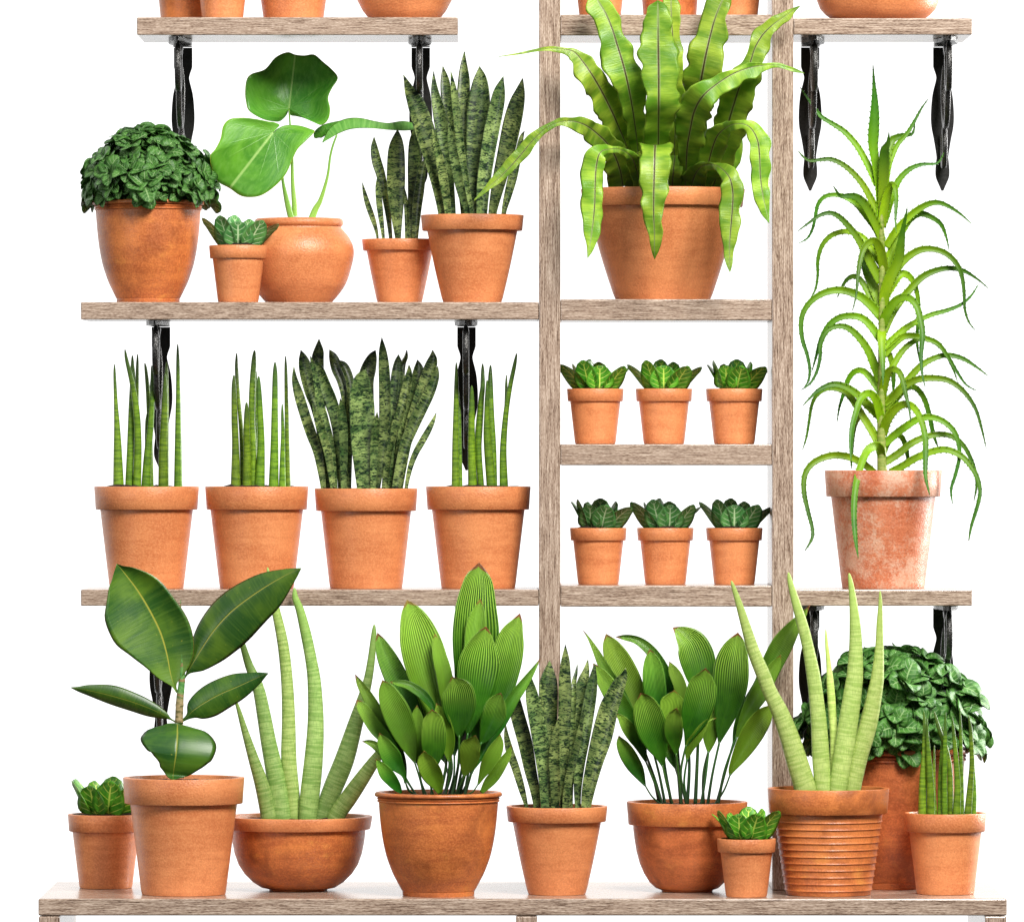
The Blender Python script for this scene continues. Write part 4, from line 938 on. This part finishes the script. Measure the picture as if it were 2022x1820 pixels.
# ---- bushes
def bush(t, sc_, c, rx, rz, seed):
    random.seed(seed); acc = Acc()
    N = 135; ga = PI * (3 - 5 ** .5)
    for q in range(N):
        f = (q + .5) / N; cz = 1 - 1.06 * f                       # from the crown down past the rim
        az = q * ga + random.uniform(-.25, .25); rr = math.sqrt(max(0, 1 - cz * cz))
        k = random.uniform(.82, 1.06)
        dirv = Vector((math.cos(az) * rr, math.sin(az) * rr, cz))
        p = Vector((dirv.x * rx * k, dirv.y * rx * k, dirv.z * rz * k)) + c
        if q > N - 18: p.x *= 1.05; p.y = c.y + (p.y - c.y) * 1.05; p.z -= .006 * sc_ * random.random()
        nrm = Vector((dirv.x / rx, dirv.y / rx, dirv.z / rz)).normalized()
        nrm = (nrm + Vector((0, 0, .25))).normalized()
        t1 = nrm.orthogonal().normalized(); t2 = nrm.cross(t1)
        nl = random.choice((5, 6, 7)); big = random.uniform(.62, 1.14) * sc_; ph = random.uniform(0, 6)
        for j in range(nl):
            a_ = ph + j * 2 * PI / nl + random.uniform(-.25, .25)
            out = (t1 * math.cos(a_) + t2 * math.sin(a_))
            L = random.uniform(.025, .035) * big * 1.1; Wd = L * random.uniform(.86, 1.06)
            lift = random.uniform(.25, 1.15); P = []; pp = p + out * (.004 * sc_)
            for i in range(8):
                f2 = i / 7; w = 0
                for (a0, w0), (a1, w1) in zip(ROUND, ROUND[1:]):
                    if a0 <= f2 <= a1: w = w0 + (w1 - w0) * (f2 - a0) / (a1 - a0)
                P.append([*pp, w * Wd / 2, w * Wd / 2]); g = lift * (1 - 1.5 * f2)
                pp = pp + (out * math.cos(g) + nrm * math.sin(g)) * (L / 7)
            blade(acc, P, nrm, cup=random.uniform(-.2, .35), keel=.15, m=5, thick=.0006, seed=q * .7 + j, roll=random.uniform(-.5, .5))
    # inner leaves fill the gaps
    for q in range(230):
        az = random.uniform(0, 2 * PI); cz = random.uniform(-.15, 1); rr = math.sqrt(1 - cz * cz); k = random.uniform(.62, .86)
        dirv = Vector((math.cos(az) * rr, math.sin(az) * rr, cz)); p = Vector((dirv.x * rx * k, dirv.y * rx * k, max(dirv.z, 0) * rz * k)) + c
        nrm = (dirv + Vector([random.uniform(-.6, .6) for _ in range(3)])).normalized(); out = nrm.orthogonal().normalized()
        out = Matrix.Rotation(random.uniform(0, 6.28), 3, nrm) @ out
        L = .036 * sc_; P = [[*(p + out * (L * i / 5)), w * L * .42, w * L * .42] for i, w in enumerate((.2, .8, 1, .85, .5, .05))]
        blade(acc, P, nrm, cup=.2, m=5, thick=.0006, seed=q)
    acc.obj('foliage', M['bush'], t)
    a = Acc()
    for q in range(16):
        az = q * 2.4; r = .02 + .03 * (q % 3); a1 = Vector((math.cos(az) * r, math.sin(az) * r, c.z - .03)) ; a2 = c + Vector((math.cos(az) * rx * .55, math.sin(az) * rx * .55, rz * .5))
        tube(a, [[*a1, .0016 * sc_], [*((a1 + a2) / 2), .0014 * sc_], [*a2, .001 * sc_]], 7)
    a.obj('stems', M['dark_stalk'], t)
t = pot_thing('potted_leafy_bush', 'dome of small dark green leaves in an urn pot beside the round bellied pot', 'potted plant', 292.6, .14, SHZ)
H = ZZ(393, .03) - SHZ; lippot(t, .14, 0, 110.5, H, 1, M['clay_brown'], 26)
bush(t, 1.0, Vector((0, 0, H + .012)), .124, .124, 5)
t = pot_thing('potted_leafy_bush', 'larger dome of dark green leaves in an urn pot behind the pale thick spears', 'potted plant', 1763, .095, BZ)
H = ZZ(1481, -.05) - BZ; lippot(t, .095, 0, 151, H, 1, M['clay_deep'], 27)
bush(t, 1.36, Vector((0, 0, H + .018)), .166, .170, 9)

# ------------------------------------------------------------------ light, world, camera
w = bpy.data.worlds.new('World'); sc.world = w; w.use_nodes = True
nt = w.node_tree; k = NB(nt); bg = nt.nodes['Background']
tc = k.n('ShaderNodeTexCoord'); xyz = k.sep(tc.outputs['Generated'])
back = k.ss(xyz[1], .05, .50)                       # white studio cyclorama behind the shelves
top = k.ss(xyz[2], .0, .9)
front = k.math('ADD', .12, k.math('MULTIPLY', top, .50))
st = k.math('ADD', k.math('MULTIPLY', back, 1.45), k.math('MULTIPLY', k.math('SUBTRACT', 1, back), front))
dn = k.ss(xyz[2], -.5, -.12, .06, 1)
k.l(k.math('MULTIPLY', st, dn), bg.inputs['Strength'])
bg.inputs['Color'].default_value = (1, 1, 1, 1)
def area(name, loc, target, size, sy, energy, col=(1, 1, 1)):
    l = bpy.data.lights.new(name, 'AREA'); l.shape = 'RECTANGLE'; l.size = size; l.size_y = sy; l.energy = energy; l.color = col
    o = bpy.data.objects.new(name, l); COL.objects.link(o); o.location = loc
    o.rotation_euler = (Vector(target) - Vector(loc)).to_track_quat('-Z', 'Y').to_euler(); return o
area('key_softbox', (2.1, -4.9, 4.1), (0, 0, -.1), 2.5, 2.3, 730, (1, .975, .94))
area('fill_softbox', (-4.5, -5.0, .8), (0, 0, 0), 2.0, 3.0, 60, (.96, .98, 1))
area('added_rim_light', (3.6, 1.9, .9), (0, .1, -.1), .8, 3.0, 300, (1, .99, .97))  # unseen lamp at back right, added to brighten right-hand edges

cam = bpy.data.cameras.new('camera'); co = bpy.data.objects.new('camera', cam); COL.objects.link(co); sc.camera = co
co.location = (0, -D, 0); co.rotation_euler = (PI / 2, 0, 0)
cam.sensor_width = 36; cam.lens = 36 * D / 2.022; cam.shift_y = (CY - 910) / 2022; cam.clip_end = 200; cam.clip_start = .1
sc.view_settings.view_transform = 'Standard'; sc.view_settings.look = 'None'; sc.view_settings.gamma = 1; sc.view_settings.exposure = 0
sc.render.resolution_x = 1024; sc.render.resolution_y = 921
